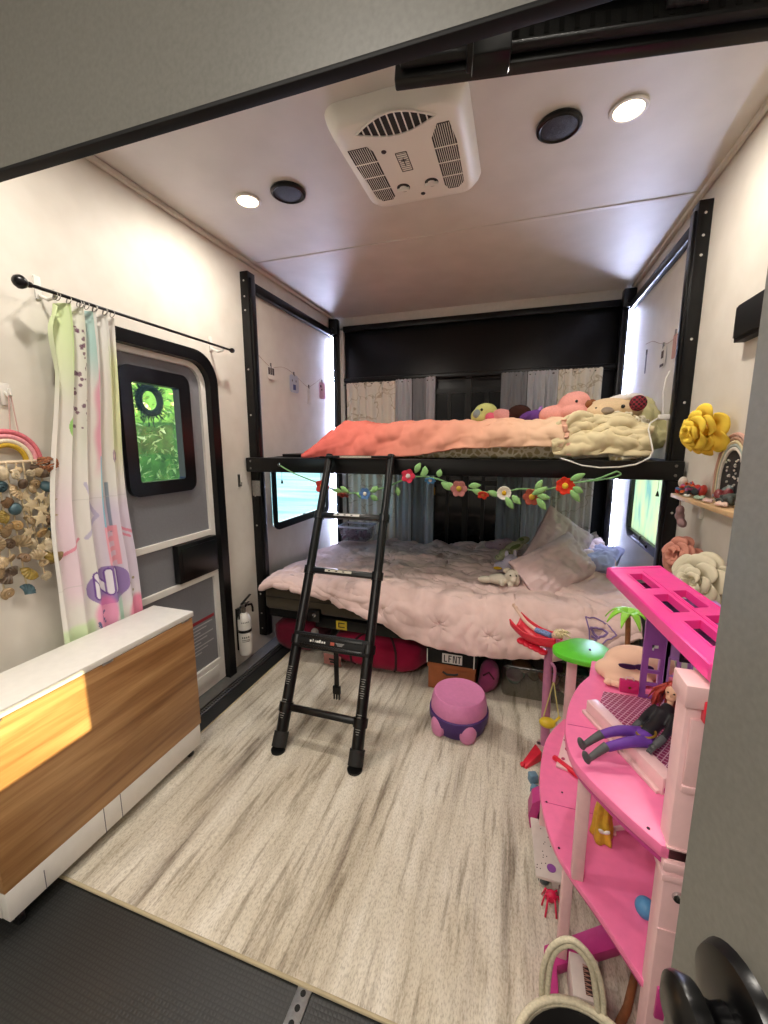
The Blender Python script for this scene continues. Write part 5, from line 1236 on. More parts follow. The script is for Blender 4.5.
rb = thing('rainbow_ornament', 'arched rainbow ornament with dark beaded centre standing on the wall shelf', 'ornament', (.735, 1.78, 1.216))
for k, (r_, c_) in enumerate(((.175, '#c79c8d'), (.160, '#a8866f'), (.146, '#d6c8a0'), (.133, '#9aa39a'), (.121, '#cfc6bb'))):
    MB().tube([(.738, 1.80, 1.217)]*0+[(.738, 1.80+.72*r_, 1.217)]+[(.738, 1.80+.72*r_*cos(a_), 1.30+r_*.95*sin(a_)) for a_ in [pi*j/22 for j in range(23)]]+[(.738, 1.80-.72*r_, 1.217)], .0068, 8).build('rainbow_arc', M('arc_'+c_.strip('#'), c_, .8, v=(120, .1, 2, .3)), rb)
m = MB(); P = [(1.80+.078, 1.217)]+[(1.80+.078*cos(a_), 1.30+.108*sin(a_)) for a_ in [pi*j/20 for j in range(21)]]+[(1.80-.078, 1.217)]; m.prism(P, 0, .738, .744); m.build('backing', M('backing_dark', '#221f22', .6, v=(90, .5)), rb)
for k in range(26): part_label(MB().ell((.736, 1.80+rnd.uniform(-.06, .06), rnd.uniform(1.27, 1.385)), .0042, seg=8).build('bead', M('bead_pearl', '#b9b1a8', .3), rb), 'pale bead')
sx_ = thing('shelf_pendant', 'dusty mauve drop ornament hanging under the wall shelf', 'ornament', (.675, 2.04, 1.198))
m = MB(); m.tube([(.668, 2.045, 1.197), (.672, 2.045, 1.165)], .0018, 6); m.build('cord', M('string_tan'), sx_)
m = MB(); m.ell((.672, 2.045, 1.150), (.016, .020, .024), seg=14); m.ell((.676, 2.055, 1.125), (.018, .026, .022), seg=14); m.ell((.680, 2.035, 1.098), (.018, .030, .018), (.4, 0, 0), seg=14); fuse(m.build('drop', M('mauve_felt', '#8d7070', .9, v=(70, .1)), sx_, 180), .004)

def rose(name, label, c, dirn, R_, col, seed, cup=1.0, roll=0):
    """paper rose: rings of wide cupped petals around a rolled bud, each petal its own part"""
    t_ = thing(name, label, 'flower', c); c = Vector(c); n3 = Vector(dirn).normalized(); rr = random.Random(seed)
    x3 = n3.orthogonal().normalized(); y3 = n3.cross(x3); RM = Matrix((x3, y3, n3)).transposed(); mt = M('paper_'+name, col, .85, spec=.12, v=(25, .05, 3, .1))
    m = MB(); K = 70
    def bud(u, v):
        a_ = u*5.2*pi; q = R_*(.03+.12*u); return c+RM @ Vector((q*(.75+.3*v)*cos(a_), q*(.75+.3*v)*sin(a_), R_*cup*(.10+(.60-.10*u)*v)))
    m.grid(bud, K, 5); o = m.build('bud', mt, t_, 180); solid(o, R_*.015)
    lay = [(.16, .30, .62, 3, 62), (.24, .46, .56, 4, 52), (.30, .64, .46, 4, 54), (.34, .84, .32, 5, 44), (.36, 1.0, .14, 6, 38)]
    for L, (r0, r1, H, n_, dl) in enumerate(lay):
        for k in range(n_):
            a0 = 2*pi*k/n_+L*.8+rr.uniform(-.12, .12)+roll; sc = rr.uniform(.93, 1.07); dd = radians(dl)*rr.uniform(.92, 1.08); hh = H*rr.uniform(.9, 1.1); tw = rr.uniform(-.03, .03)
            def fn(u, v):
                s_ = 2*u-1; ve = v*(1-.22*abs(s_)**3.2); a_ = a0+s_*dd*(.35+.65*min(1, v*1.7))*(1-.12*v)
                r_ = R_*sc*(r0*.35+(r1-r0*.35)*(ve**(1.5 if L < 3 else 1.1)))+R_*.05*s_
                curl = max(0, ve-.80)/.20; r_ += R_*.07*curl; h_ = R_*cup*(hh*sin(min(1, ve*1.05)*pi/2)**1.1*(1.25-.25*L/4)-.09*curl**2+(tw+.02*sin(9*u+3*L))*v)
                return c+RM @ Vector((r_*cos(a_), r_*sin(a_), h_))
            m = MB(); m.grid(fn, 16, 14); o = m.build('petal', mt, t_, 180); solid(o, R_*.018)
    m = MB(); m.tube([c-n3*R_*.02, Vector((XR-.006, c.y, c.z))], R_*.07, 8); m.lathe([(0, -.004), (.02, -.004), (.02, 0)], (XR, c.y, c.z), (1, 0, 0), 14); m.build('stem', M('stem_pale', '#b7ac8c', .7), t_)
    return t_
rose('yellow_rose', 'large yellow paper rose on the wall above the shelf', (.70, 1.93, 1.485), (-.93, -.30, -.22), .098, '#f0cf4e', 1, 1.35)
rose('pink_rose', 'salmon pink paper rose low on the wall beside the cream rose', (.700, 2.03, .950), (-.85, -.5, .2), .088, '#cf8e7c', 2, 1.1)
rose('cream_rose', 'large cream paper rose on the wall just above the pink toy roof', (.675, 1.74, .925), (-.78, -.60, .15), .110, '#d9d0b6', 3, 1.0)

# ============================================================ DOLLHOUSE
dh = thing('dollhouse', 'tall pink and lilac dollhouse with curved balconies beside the open grey door', 'dollhouse', (.34, 1.1, .009))
def spoly(P, n_=5): # smooth the flagged run of 2D points
    return [(p.x, p.y) for p in smooth_path([(a, b, 0) for a, b in P], n_)]
low = spoly([(.285, .768), (.223, .872), (.150, .985), (.120, 1.09), (.112, 1.22), (.128, 1.36), (.155, 1.46), (.215, 1.57)])+[(.50, 1.57), (.50, .768)]
upp = spoly([(.275, .742), (.215, .812), (.155, .905), (.143, .99), (.150, 1.06), (.168, 1.14), (.200, 1.23), (.240, 1.30)])+[(.262, 1.40), (.50, 1.40), (.50, .742)]
m = MB(); m.prism(low, 2, .372, .390, .003); m.build('balcony_floor', PINK, dh, 30)
m = MB(); m.prism(upp, 2, .705, .730, .003); m.build('balcony_floor', PINK, dh, 30)
m = MB(); m.prism([(p[0]*.97+.012, p[1]*.99+.011) for p in low], 2, .362, .372); m.prism([(p[0]*.97+.012, p[1]*.985+.017) for p in upp], 2, .690, .705); m.build('floor_underside', MAGENTA, dh, 30)
m = MB(); m.box(.152, .30, 1.038, 1.0395, .7301, .7306); m.box(.122, .30, 1.148, 1.1495, .3901, .3906); m.build('floor_seam', MAGENTA, dh)
m = MB()
for p in ((.128, 1.15, .3905), (.150, 1.01, .3905), (.175, 1.20, .3905), (.262, .772, .7305), (.30, .775, .7305)): m.lathe([(0, .001), (.003, .001), (.003, 0)], p, n=10)
m.build('peg_hole', M('print_purple_dark', '#3c1630', .7), dh)
# corner column by the grey door
col_ = MB(); col_.box(.284, .326, .742, .785, .010, 1.010, .003); cm = col_.build('corner_column', PALEP, dh)
m = MB(); m.box(.279, .334, .734, .795, 1.005, 1.045, .003); m.build('column_cap', PALEP, dh)
m = MB(); m.box(.306, .332, .728, .743, .985, 1.022, .002); part_label(m.build('roof_block', RED, dh), 'red block at the top of the column')
m = MB(); m.box(.292, .315, .736, .743, .86, .985, .002); m.box(.290, .318, .733, .739, .85, .862, .001); m.build('shutter', PALEP, dh)
for cc_ in ((.282, .329, .738, .747, .730, .733, 0), (.279, .330, .736, .791, .686, .704, .002), (.279, .330, .736, .791, .664, .678, .002), (.283, .327, .740, .7425, .555, .558, 0)):
    MB().box(*cc_).build('column_collar', PALEP, dh)
part_label(MB().lathe([(0, .008), (.009, .005), (.010, 0)], (.309, .7415, .635), (0, -1, 0), 14).build('clip', CHROME, dh), 'small shiny clip')
m = MB(); m.box(.295, .314, .736, .7425, .36, .43, .002); m.build('outlet', MAGENTA, dh)
# posts
def hpost(x, y, z0, z1, w_=.026, name='post'):
    m = MB(); m.box(x, x+w_, y, y+w_, z0, z1, .003); m.box(x-.002, x+w_+.002, y-.002, y+w_+.002, z1-.012, z1, .001); m.build(name, PALEP, dh)
hpost(.172, .935, .390, .692); hpost(.165, 1.01, .010, .364); hpost(.135, 1.375, .010, .364)
# ground frame
m = MB(); m.prism([(.135, 1.03), (.395, 1.20), (.42, 1.14), (.165, .99), (.165, .80), (.135, .80)], 2, .010, .045, .004); m.build('ground_frame', MAGENTA, dh, 30)
# railing step and tiled room floor on the top storey
A, B = Vector((.215, 1.105, 0)), Vector((.322, .868, 0))
m = MB(); m.bar(A+Vector((0, 0, .750)), B+Vector((0, 0, .750)), .030, .040, bev=.003); m.bar(A+Vector((-.012, 0, .7345)), B+Vector((-.012, 0, .7345)), .024, .008, bev=.001); m.build('pale_step', PALEP, dh)
d_ = (B-A).normalized(); m = MB(); m.lathe([(0, .0008), (.012, .0008), (.012, 0)], B+d_*.0002+Vector((0, 0, .742)), d_, 20); m.build('step_arch', MAGENTA, dh)
t = Mt('lattice_tile', '#8e1d55', .4)
wv = t.n.new('ShaderNodeTexVoronoi'); wv.inputs['Scale'].default_value = 92; wv.inputs['Randomness'].default_value = 0; wv.distance = 'CHEBYCHEV'; t.l.new(t.coord((1, 1, 1), rot=(0, 0, .6)), wv.inputs['Vector'])
t.base(t.ramp(wv.outputs['Distance'], [(.0, '#9a1f5c'), (.36, '#8e1d55'), (.40, '#e3b5c8'), (1, '#e8c6d3')], 'CONSTANT')); TILE = t.m
m = MB(); m.prism([(.237, 1.120), (.258, 1.185), (.48, 1.185), (.48, .80), (.345, .80), (.340, .875)], 2, .730, .752, .001); m.build('tiled_floor', TILE, dh, 30)
# lilac walls of the top storey
def winwall(m, x0, x1, y, z0, z1, th, holes):
    xs = sorted({x0, x1, *[h[0] for h in holes], *[h[1] for h in holes]}); zs = sorted({z0, z1, *[h[2] for h in holes], *[h[3] for h in holes]})
    for a, b in zip(xs, xs[1:]):
        for c_, e_ in zip(zs, zs[1:]):
            if any(h[0] <= a and b <= h[1] and h[2] <= c_ and e_ <= h[3] for h in holes): continue
            m.box(a, b, y, y+th, c_, e_)
m = MB(); winwall(m, .352, .404, 1.215, .731, 1.035, .008, [(.367, .395, .742, .772), (.367, .395, .780, .810), (.367, .395, .818, .855)]); m.build('end_wall', PURP, dh, smooth=False)
m = MB(); m.box(.372, .386, 1.2135, 1.2148, .885, .893); m.box(.372, .376, 1.2135, 1.2148, .878, .893); part_label(m.build('wall_print', M('print_white'), dh), 'small white printed mark')
m = MB(); winwall(m, .404, .50, 1.205, .752, 1.035, .006, [(.411, .430, .775, .865), (.436, .455, .775, .865), (.463, .492, .775, .865)]); m.build('window_wall', LILAC, dh, smooth=False)
m = MB()
for x in (.411, .436, .463): m.box(x, x+.021, 1.200, 1.204, .815, .820); m.box(x-.002, x+.001, 1.198, 1.205, .772, .868); m.box(x-.002, x+.024, 1.198, 1.205, .865, .870)
m.build('window_bars', LILAC, dh)
m = MB(); m.box(.404, .412, 1.205, 1.26, .731, 1.035); m.box(.49, .50, .80, 1.205, .752, 1.035); m.build('side_wall', LILAC, dh)
m = MB(); m.box(.430, .488, 1.192, 1.1975, .865, .945, .001); o = m.build('picture_panel', M('panel_black', '#1b1520', .4, v=(60, .5)), dh); part_label(o, 'black panel with small figures')
m = MB()
for k, (x, c_) in enumerate(((.446, 'a'), (.462, 'b'), (.478, 'c'))): m.ell((x, 1.1915, .915-.008*k), (.0045, .001, .005), seg=10); m.box(x-.006, x+.006, 1.1912, 1.192, .875, .908-.008*k)
m.build('panel_figures', M('figure_plum', '#6f3048', .6, v=(160, .5)), o)
# roof: slab with cut-out panes
RC = [Vector((.262, 1.275, 1.080)), Vector((.410, 1.340, 1.080)), Vector((.452, .80, 1.080)), Vector((.314, .745, 1.080))]
def rq(u, v, dz=0): # u: left to right, v: far to near
    return (RC[0].lerp(RC[1], u)).lerp(RC[3].lerp(RC[2], u), v)+Vector((0, 0, dz))
def rslab(m, u0, u1, v0, v1, z0, z1, bev=.0015):
    P = [rq(u0, v1), rq(u1, v1), rq(u1, v0), rq(u0, v0)]; m.hexa([p+Vector((0, 0, z0)) for p in P]+[p+Vector((0, 0, z1)) for p in P], bev, 1)
holes = [(.24, .50, .10, .32), (.24, .50, .40, .60), (.24, .50, .68, .88), (.62, .86, .36, .56), (.62, .86, .64, .84)]
m = MB()
us = [0, .24, .50, .62, .86, 1]; vs_ = sorted({0, 1, *[h[2] for h in holes], *[h[3] for h in holes]})
for a, b in zip(us, us[1:]):
    for c_, e_ in zip(vs_, vs_[1:]):
        if any(h[0] <= a and b <= h[1] and h[2] <= c_ and e_ <= h[3] for h in holes): continue
        rslab(m, a, b, c_, e_, -.018, 0, 0)
m.build('roof', HOT, dh, smooth=False)
m = MB(); rslab(m, -.02, .02, -.01, 1.01, -.030, .002, .003); rslab(m, .98, 1.02, -.01, 1.01, -.030, .002, .003); rslab(m, -.02, 1.02, -.02, .015, -.030, .002, .003); rslab(m, -.02, 1.02, .985, 1.02, -.030, .002, .003); m.build('roof_edge', HOT, dh)
m = MB()
for h in holes: rslab(m, h[0]-.02, h[0]+.01, h[2]-.005, h[3]+.005, -.022, .0015, .0005)
rslab(m, .56, .575, .06, .95, 0, .002, .0005)
m.build('roof_rib', HOT, dh)
m = MB(); rslab(m, .20, .90, .05, .95, -.040, -.037, .0005); o = m.build('roof_pane', M('lilac_pane', '#54436b', .15, v=(60, .3)), dh)
# rear parts of the house down to the floor
m = MB(); m.box(.488, .50, .785, 1.57, .010, .70); m.build('back_wall', PINK, dh)
m = MB(); m.box(.40, .408, 1.40, 1.57, .39, .70); m.box(.36, .488, 1.20, 1.208, .39, .69, .001); m.build('room_wall', PINK, dh)

# things on the upper balcony
fc = thing('plush_purse', 'peach soft toy bag with purple sunglasses at the far end of the upper balcony', 'toy bag', (.36, 1.33, .731))
m = MB()
for c_, r_ in (((.37, 1.35, .765), (.085, .055, .055)), ((.31, 1.32, .750), (.055, .045, .032)), ((.42, 1.345, .78), (.055, .05, .045)), ((.345, 1.29, .742), (.07, .022, .014)), ((.305, 1.275, .742), (.03, .02, .014))): m.ell(c_, r_, seg=20)
for v in m.bm.verts: v.co.z = max(v.co.z, .7312)
fuse(m.build('bag_body', cloth('peach_plush', '#dcb49c', .05), fc, 180), .006)
m = MB(); m.tube([(.290, 1.255, .742), (.33, 1.245, .743), (.37, 1.238, .746)], [.008, .011, .009], 10); m.ell((.285, 1.257, .742), (.014, .011, .009), seg=12); m.build('strap', cloth('peach_plush'), fc, 180)
m = MB()
def lens_(c_, w_, h_): return [(c_[0]+w_*cos(a_), c_[1]+h_*sin(a_)*(1 if sin(a_) < 0 else .55)) for a_ in [2*pi*k/14 for k in range(14)]]
m.prism(lens_((.335, .793), .026, .010), 1, 1.272, 1.276); m.prism(lens_((.375, .797), .024, .013), 1, 1.270, 1.274); m.box(.352, .36, 1.271, 1.275, .794, .798)
part_label(m.build('sunglasses', M('glasses_violet', '#3a2147', .3), fc), 'dark violet glasses')
sc_ = thing('toy_suitcase', 'small hot pink toy case standing by the purple wall on the upper balcony', 'toy case', (.36, 1.19, .731))
m = MB(); m.box(.298, .345, 1.19, 1.205, .7535, .790, .003); m.build('case_body', M('case_pink', '#cf2a6d', .35), sc_); m = MB(); m.tube([(.312, 1.197, .789), (.314, 1.197, .798), (.330, 1.197, .798), (.332, 1.197, .789)], .0022, 6); m.build('handle', PALEP, sc_)
m = MB(); m.lathe([(0, .001), (.004, .001), (.004, 0)], (.322, 1.190, .771), (0, -1, 0), 14); part_label(m.build('clasp', M('brass'), sc_), 'tiny brass clasp')

# doll with red hair and purple trousers lying back over the step
dl = thing('doll', 'red haired doll in black jacket and purple trousers reclining on the upper balcony', 'doll', (.30, .98, .76))
def limb(m, P, R_, n_=12):
    P2 = smooth_path(P, 4); k = len(P)-1; rs = []
    for i in range(len(P2)):
        f_ = i/4; j = min(int(f_), k-1); rs.append(lerp(R_[j], R_[j+1], f_-j))
    m.tube(P2, rs, n_)
hip = Vector((.302, .968, .782)); chest = Vector((.352, 1.022, .810)); neck = Vector((.368, 1.043, .832)); head = Vector((.374, 1.050, .856))
m = MB(); limb(m, [hip+Vector((-.004, .014, 0)), (.250, .968, .786), (.212, .960, .772)], [.0135, .0115, .0095]); limb(m, [hip+Vector((.006, -.012, 0)), (.262, .938, .782), (.216, .922, .770)], [.0135, .0115, .0095]); m.ell(hip, (.021, .020, .017), seg=14)
fuse(m.build('trousers', VIOLET, dl, 180), .0025, 3)
m = MB(); limb(m, [(.214, .958, .777), (.196, .952, .764), (.177, .945, .749)], [.0100, .0085, .0065]); limb(m, [(.218, .923, .774), (.200, .914, .762), (.181, .903, .749)], [.0100, .0085, .0065])
m.ell((.170, .943, .752), (.008, .007, .017), (0, -.4, 0), 12); m.ell((.174, .900, .752), (.008, .007, .017), (0, -.4, 0), 12)
fuse(m.build('boots', DKGREY, dl, 180), .0022, 3)
m = MB(); limb(m, [hip+Vector((.002, .002, .004)), hip.lerp(chest, .5)+Vector((0, 0, .002)), chest, neck-Vector((.003, .004, .004))], [.0165, .0140, .0195, .010], 16)
limb(m, [chest+Vector((-.012, .016, .008)), (.318, 1.022, .806), (.298, 1.00, .795)], [.0095, .0085, .0075]); limb(m, [chest+Vector((.014, -.012, .008)), (.350, .978, .806), (.332, .955, .796)], [.0095, .0085, .0075])
fuse(m.build('jacket', M('jacket_black', '#17161b', .45, v=(90, .3)), dl, 180), .0025, 3)
m = MB(); m.tube([hip+Vector((.009*cos(a_)*2.1, .009*sin(a_)*2.1, .012+.004*cos(a_))) for a_ in [2*pi*k/18 for k in range(18)]], .0025, 6, closed=True)
part_label(m.build('belt', M('doll_gold', '#a98a3a', .35, .6), dl), 'gold belt')
part_label(MB().tube([chest+Vector((-.014, -.012, .0)), chest+Vector((-.006, -.019, .006)), chest+Vector((.006, -.020, .004))], .0018, 6).build('badge', M('doll_gold'), dl), 'gold badge')
for s_, (a, b) in enumerate((((.298, 1.00, .795), (.280, .985, .782)), ((.332, .955, .796), (.312, .938, .785)))):
    m = MB(); a, b = Vector(a), Vector(b); limb(m, [a, a.lerp(b, .5), b], [.0085, .0080, .0065]); dd = (b-a).normalized(); sd = dd.cross(Vector((0, 0, 1))).normalized()
    m.ell(b+dd*.004, (.0065, .0065, .0045), seg=10)
    for q in range(4): c0 = b+dd*.007+sd*(-.0045+.003*q); m.tube([c0, c0+dd*(.008+.001*(q in (1, 2))), c0+dd*.013+Vector((0, 0, -.003))], [.0015, .0014, .0011], 6)
    c0 = b+sd*.006; m.tube([c0, c0+dd*.005+sd*.003, c0+dd*.009+sd*.003], [.0016, .0014, .0011], 6); m.build('gloved_hand', DKGREY, dl, 180)
m = MB(); m.tube([neck-Vector((.002, .003, .006)), neck+Vector((.002, .003, .008))], .0065, 12); m.ell(head, (.0165, .0165, .0205), seg=22); m.ell(head+Vector((-.006, -.006, -.012)), (.010, .010, .009), seg=14); m.ell(head+Vector((-.010, -.0135, -.003)), (.0028, .003, .0045), seg=10)
hd_ = m.build('head', SKIN, dl, 180)
fd = Vector((-.55, -.83, .05)).normalized(); fs_ = fd.cross(Vector((0, 0, 1))).normalized()
m = MB()
for s_ in (-1, 1): m.ell(head+fd*.0155+fs_*s_*.0062+Vector((0, 0, .002)), (.0026, .0022, .0018), seg=10)
m.build('eye', EYEM, hd_); part_label(MB().ell(head+fd*.0152+Vector((0, 0, -.0105)), (.0035, .0022, .0012), seg=10).build('mouth', M('lip_red', '#a8434a', .5), hd_), 'red lips')
m = MB(); rr = random.Random(4); up = Vector((0, 0, 1))
m.ell(head-fd*.005+up*.005, (.0185, .0185, .0195), seg=18)
for k in range(70):
    a_ = rr.uniform(-2.0, 2.0); s0 = head+(-fd*cos(a_)+fs_*sin(a_))*.014+up*rr.uniform(.004, .018)
    e_ = head+(-fd*cos(a_)*.5+fs_*sin(a_))*rr.uniform(.02, .030)+Vector((rr.uniform(-.02, .012), rr.uniform(-.012, .02), -rr.uniform(.035, .062)))
    m.tube([s0, s0.lerp(e_, .4)+(-fd*cos(a_)+fs_*sin(a_))*.008, e_], [.0028, .0030, .0012], 6)
m.build('hair', REDH, dl, 180)

# things on the lower balcony
dt = thing('dotted_toy_board', 'pale toy board with raspberry dots and a red rim on the lower balcony', 'toy board', (.2, 1.42, .391))
m = MB(); m.prism([(.165, 1.30), (.215, 1.50), (.262, 1.49), (.235, 1.28)], 2, .3912, .400, .002); m.build('board', PALEP, dt, 30)
m = MB(); m.bar((.160, 1.335, .400), (.240, 1.262, .400), .014, .014, bev=.003); m.build('rim', RED, dt)
m = MB()
for x, y, r_ in ((.19, 1.335, .006), (.21, 1.385, .010), (.235, 1.36, .009), (.205, 1.43, .005), (.225, 1.325, .007), (.235, 1.43, .007), (.22, 1.30, .006)): m.lathe([(0, .001), (r_, .001), (r_, 0)], (x, y, .400), n=16)
m.build('dot', M('dot_raspberry', '#a12350', .5), dt)
pn = thing('yellow_doll_dress', 'crumpled yellow doll dress with white bow standing on the lower balcony', 'doll dress', (.262, 1.08, .391))
def dress(u, v):
    a_ = 2*pi*u; r_ = lerp(.030, .016, v)*(1+.14*sin(a_*5+v*3)+.16*nz(cos(a_)*2, sin(a_)*2, v*3))*(1-.25*sstep(.8, 1, v))
    return Vector((.262+r_*cos(a_)*.85, 1.08+r_*sin(a_), .3915+.130*v+.006*sin(a_*3)*v))
m = MB(); m.grid(dress, 60, 26, wrap=True); solid(m.build('skirt', M('satin_yellow', '#caa52c', .55, v=(60, .18)), pn, 180), .002)
m = MB(); m.ell((.254, 1.052, .432), (.009, .004, .005), (0, .5, 0), 10); m.ell((.266, 1.049, .435), (.009, .004, .005), (0, -.5, 0), 10); part_label(m.build('bow', WHITE, pn), 'white bow')
wf = thing('doll_bathtub_rail', 'white toy rail bent like a chair arm behind the yellow dress', 'toy rail', (.31, 1.14, .391))
m = MB(); m.tube(smooth_path([(.285, 1.10, .400), (.325, 1.12, .400), (.340, 1.13, .415), (.340, 1.14, .455), (.335, 1.15, .475)]), .006, 8); m.box(.278, .30, 1.09, 1.11, .3912, .400, .002); m.build('rail', PALEP, wf)
nb = thing('navy_toy_shoe', 'small navy and white toy under the upper balcony near the pale rail', 'toy', (.33, 1.19, .391))
m = MB(); m.ell((.318, 1.165, .43), (.020, .018, .038), (0, .5, 0), 14); m.build('toy_body', NAVY, nb, 180); m = MB(); m.box(.295, .315, 1.155, 1.172, .3912, .475, .003); m.build('white_panel', WHITE, nb); m = MB(); m.ell((.334, 1.16, .445), (.010, .009, .012), seg=12); part_label(m.build('red_knob', RED, nb), 'dark red knob')
bl = thing('blue_ball', 'light blue toy ball on the lower balcony by the corner column', 'ball', (.335, .96, .391)); MB().ell((.318, .90, .412), .021, seg=22).build('ball', BLUE, bl, 180)

# ---- swing and slide play set behind the dollhouse
ps = thing('swing_play_set', 'toy play set with red slide, green top and yellow swing before the bed', 'play set', (.22, 1.82, .009))
def strip(m, pts, wd, wall, th=.006):
    """slide trough following 3D points"""
    for i in range(len(pts)-1):
        a, b = Vector(pts[i]), Vector(pts[i+1]); d_ = (b-a).normalized(); sd = d_.cross(Vector((0, 0, 1))).normalized()
        m.bar(a, b, wd, th, bev=.001)
        for s_ in (-1, 1): o_ = sd*s_*wd/2+Vector((0, 0, wall/2)); m.bar(a+o_, b+o_, .005, wall, bev=.001)
m = MB()
def slide(u, v):
    t_ = v; x = lerp(.022, .205, t_); y = lerp(1.895, 1.80, t_); z = .565+.0*t_+.018*sin(pi*t_)*-1+.030*(1-t_)**3
    a_ = (u-.5)*pi*1.05; hw = lerp(.042, .058, sin(pi*min(1, t_+.25)))
    return Vector((x+.45*hw*sin(a_), y+.9*hw*sin(a_), z+.048*(1-cos(a_))))
m.grid(slide, 24, 20); o = m.build('slide', RED, ps, 180); solid(o, .005)
m = MB(); m.tube([slide(0, v/20)+Vector((0, 0, .001)) for v in range(21)], .0045, 8); m.tube([slide(1, v/20)+Vector((0, 0, .001)) for v in range(21)], .0045, 8)
for k in range(5): m.ell((.055+.022*k, 1.855-.01*k, .548-.004*k), (.022, .03, .012), seg=14)
m.build('slide_rim', RED, ps, 180)
gp = [(.200, 1.74), (.172, 1.705), (.175, 1.655), (.215, 1.615), (.30, 1.595), (.385, 1.60), (.395, 1.70), (.35, 1.79), (.27, 1.80)]
m = MB(); m.prism([(p.x, p.y) for p in smooth_path([(a, b, 0) for a, b in gp]+[(gp[0][0], gp[0][1], 0)], 4)][:-1], 2, .600, .622, .005); m.build('green_top', GREEN, ps, 30)
m = MB(); m.tube([(.305, 1.70, .6225), (.312, 1.70, .6235)], .005, 8); m.build('peg_hole', M('print_purple_dark'), ps)
m = MB(); m.prism([(.175, 1.83), (.19, 1.74), (.385, 1.62), (.385, 1.68), (.25, 1.80)], 2, .575, .598, .003); m.build('pink_beam', PINK, ps, 30)
m = MB(); m.tube([(.186, 1.90, .0105), (.178, 1.90, .30), (.172, 1.87, .545)], [.021, .019, .017], 12); m.build('post', LILAC if 0 else M('post_mauve', '#b9789b', .45, v=(40, .06)), ps)
m = MB(); m.box(.232, .268, 1.70, 1.735, .0105, .598, .003); m.build('post', PALEP, ps)
m = MB(); m.tube([(.186, 1.90, .0105), (.186, 1.90, .02)], .035, 16); m.box(.15, .30, 1.885, 1.91, .0105, .02, .002); m.build('foot', PALEP, ps)
m = MB(); m.tube(smooth_path([(.176, 1.88, .46), (.20, 1.86, .44), (.203, 1.855, .40), (.200, 1.85, .375)]), .007, 8); m.build('swing_arm', M('post_mauve'), ps)
m = MB(); m.tube([(.200, 1.85, .378), (.165, 1.85, .180)], .0028, 6); m.tube([(.200, 1.85, .378), (.232, 1.85, .205)], .0028, 6); m.build('swing_rope', M('rope_cream', '#c9bf7a', .7), ps)
m = MB(); m.ell((.185, 1.84, .175), (.036, .026, .024), seg=18); sw = m.build('swing_seat', YEL, ps, 180)
m = MB(); m.tube([(.205, 1.84, .17), (.235, 1.84, .215)], .006, 8); m.build('swing_bar', YEL, ps)
MB().lathe([(0, 0), (.028, 0), (.028, .006), (0, .008)], (.145, 1.83, .0105), n=16).build('peg_disc', M('disc_grey', '#8c8378', .6), ps)
dl2 = thing('blond_doll', 'pale doll with blond hair lying in the red slide, arms stretched out', 'doll', (.12, 1.84, .60))
m = MB(); P0 = Vector((.172, 1.80, .615)); limb(m, [P0, (.15, 1.825, .612), (.11, 1.85, .612)], [.012, .014, .012]); fuse(m.build('top', M('doll_blue_print', '#6a82b0', .6, v=(160, .5)), dl2, 180), .003, 2)
m = MB(); limb(m, [(.112, 1.845, .612), (.065, 1.875, .635), (.015, 1.905, .690)], [.0085, .0075, .0055]); limb(m, [(.112, 1.855, .612), (.070, 1.888, .628), (.028, 1.915, .675)], [.0085, .0075, .0055])
m.ell((.012, 1.906, .695), (.008, .006, .010), seg=10); m.ell((.025, 1.916, .680), (.008, .006, .010), seg=10); fuse(m.build('legs', SKINP, dl2, 180), .0025, 2)
m = MB(); m.ell((.190, 1.785, .628), (.016, .016, .019), (0, 1.0, 0), 18); m.tube([(.176, 1.796, .618), (.186, 1.788, .624)], .006, 8); h2 = m.build('head', SKINP, dl2, 180)
m = MB()
for s_ in (-1, 1): m.ell((.184+.005*s_, 1.770, .634+.002*s_), (.0022, .0016, .0018), seg=8)
m.build('eye', EYEM, h2)
m = MB(); m.ell((.200, 1.787, .634), (.022, .020, .020), seg=16); rr = random.Random(11)
for k in range(46):
    a_ = rr.uniform(0, 6.28); s0 = Vector((.200, 1.787, .636))+Vector((.014*cos(a_), .014*sin(a_), rr.uniform(-.004, .012))); e_ = s0+Vector((rr.uniform(.0, .035), rr.uniform(-.030, .01), -rr.uniform(-.006, .012))); m.tube([s0, s0.lerp(e_, .5)+Vector((0, 0, .006)), e_], [.003, .003, .0013], 6)
m.build('hair', BLOND, dl2, 180)
pt = thing('toy_palm', 'lime green toy palm leaves on a brown stem behind the pink roof', 'toy palm', (.40, 1.95, .009))
m = MB(); m.tube([(.425, 1.62, .0105), (.435, 1.63, .45), (.415, 1.64, .80)], [.012, .010, .009], 10); m.build('stem', M('stem_brown', '#8a5a34', .6, v=(60, .15)), pt)
for k in range(8):
    a_ = 2*pi*k/8+.3; m = MB()
    def lf(u, v): r_ = .075*v; w_ = .013*sin(pi*min(1, v*.9+.08)); return Vector((.415+r_*cos(a_)-(2*u-1)*w_*sin(a_), 1.64+r_*sin(a_)+(2*u-1)*w_*cos(a_), .80+.03*sin(pi*v*.9)-.030*v*v))
    m.grid(lf, 4, 10); o = m.build('frond', LIME, pt, 180); solid(o, .004)

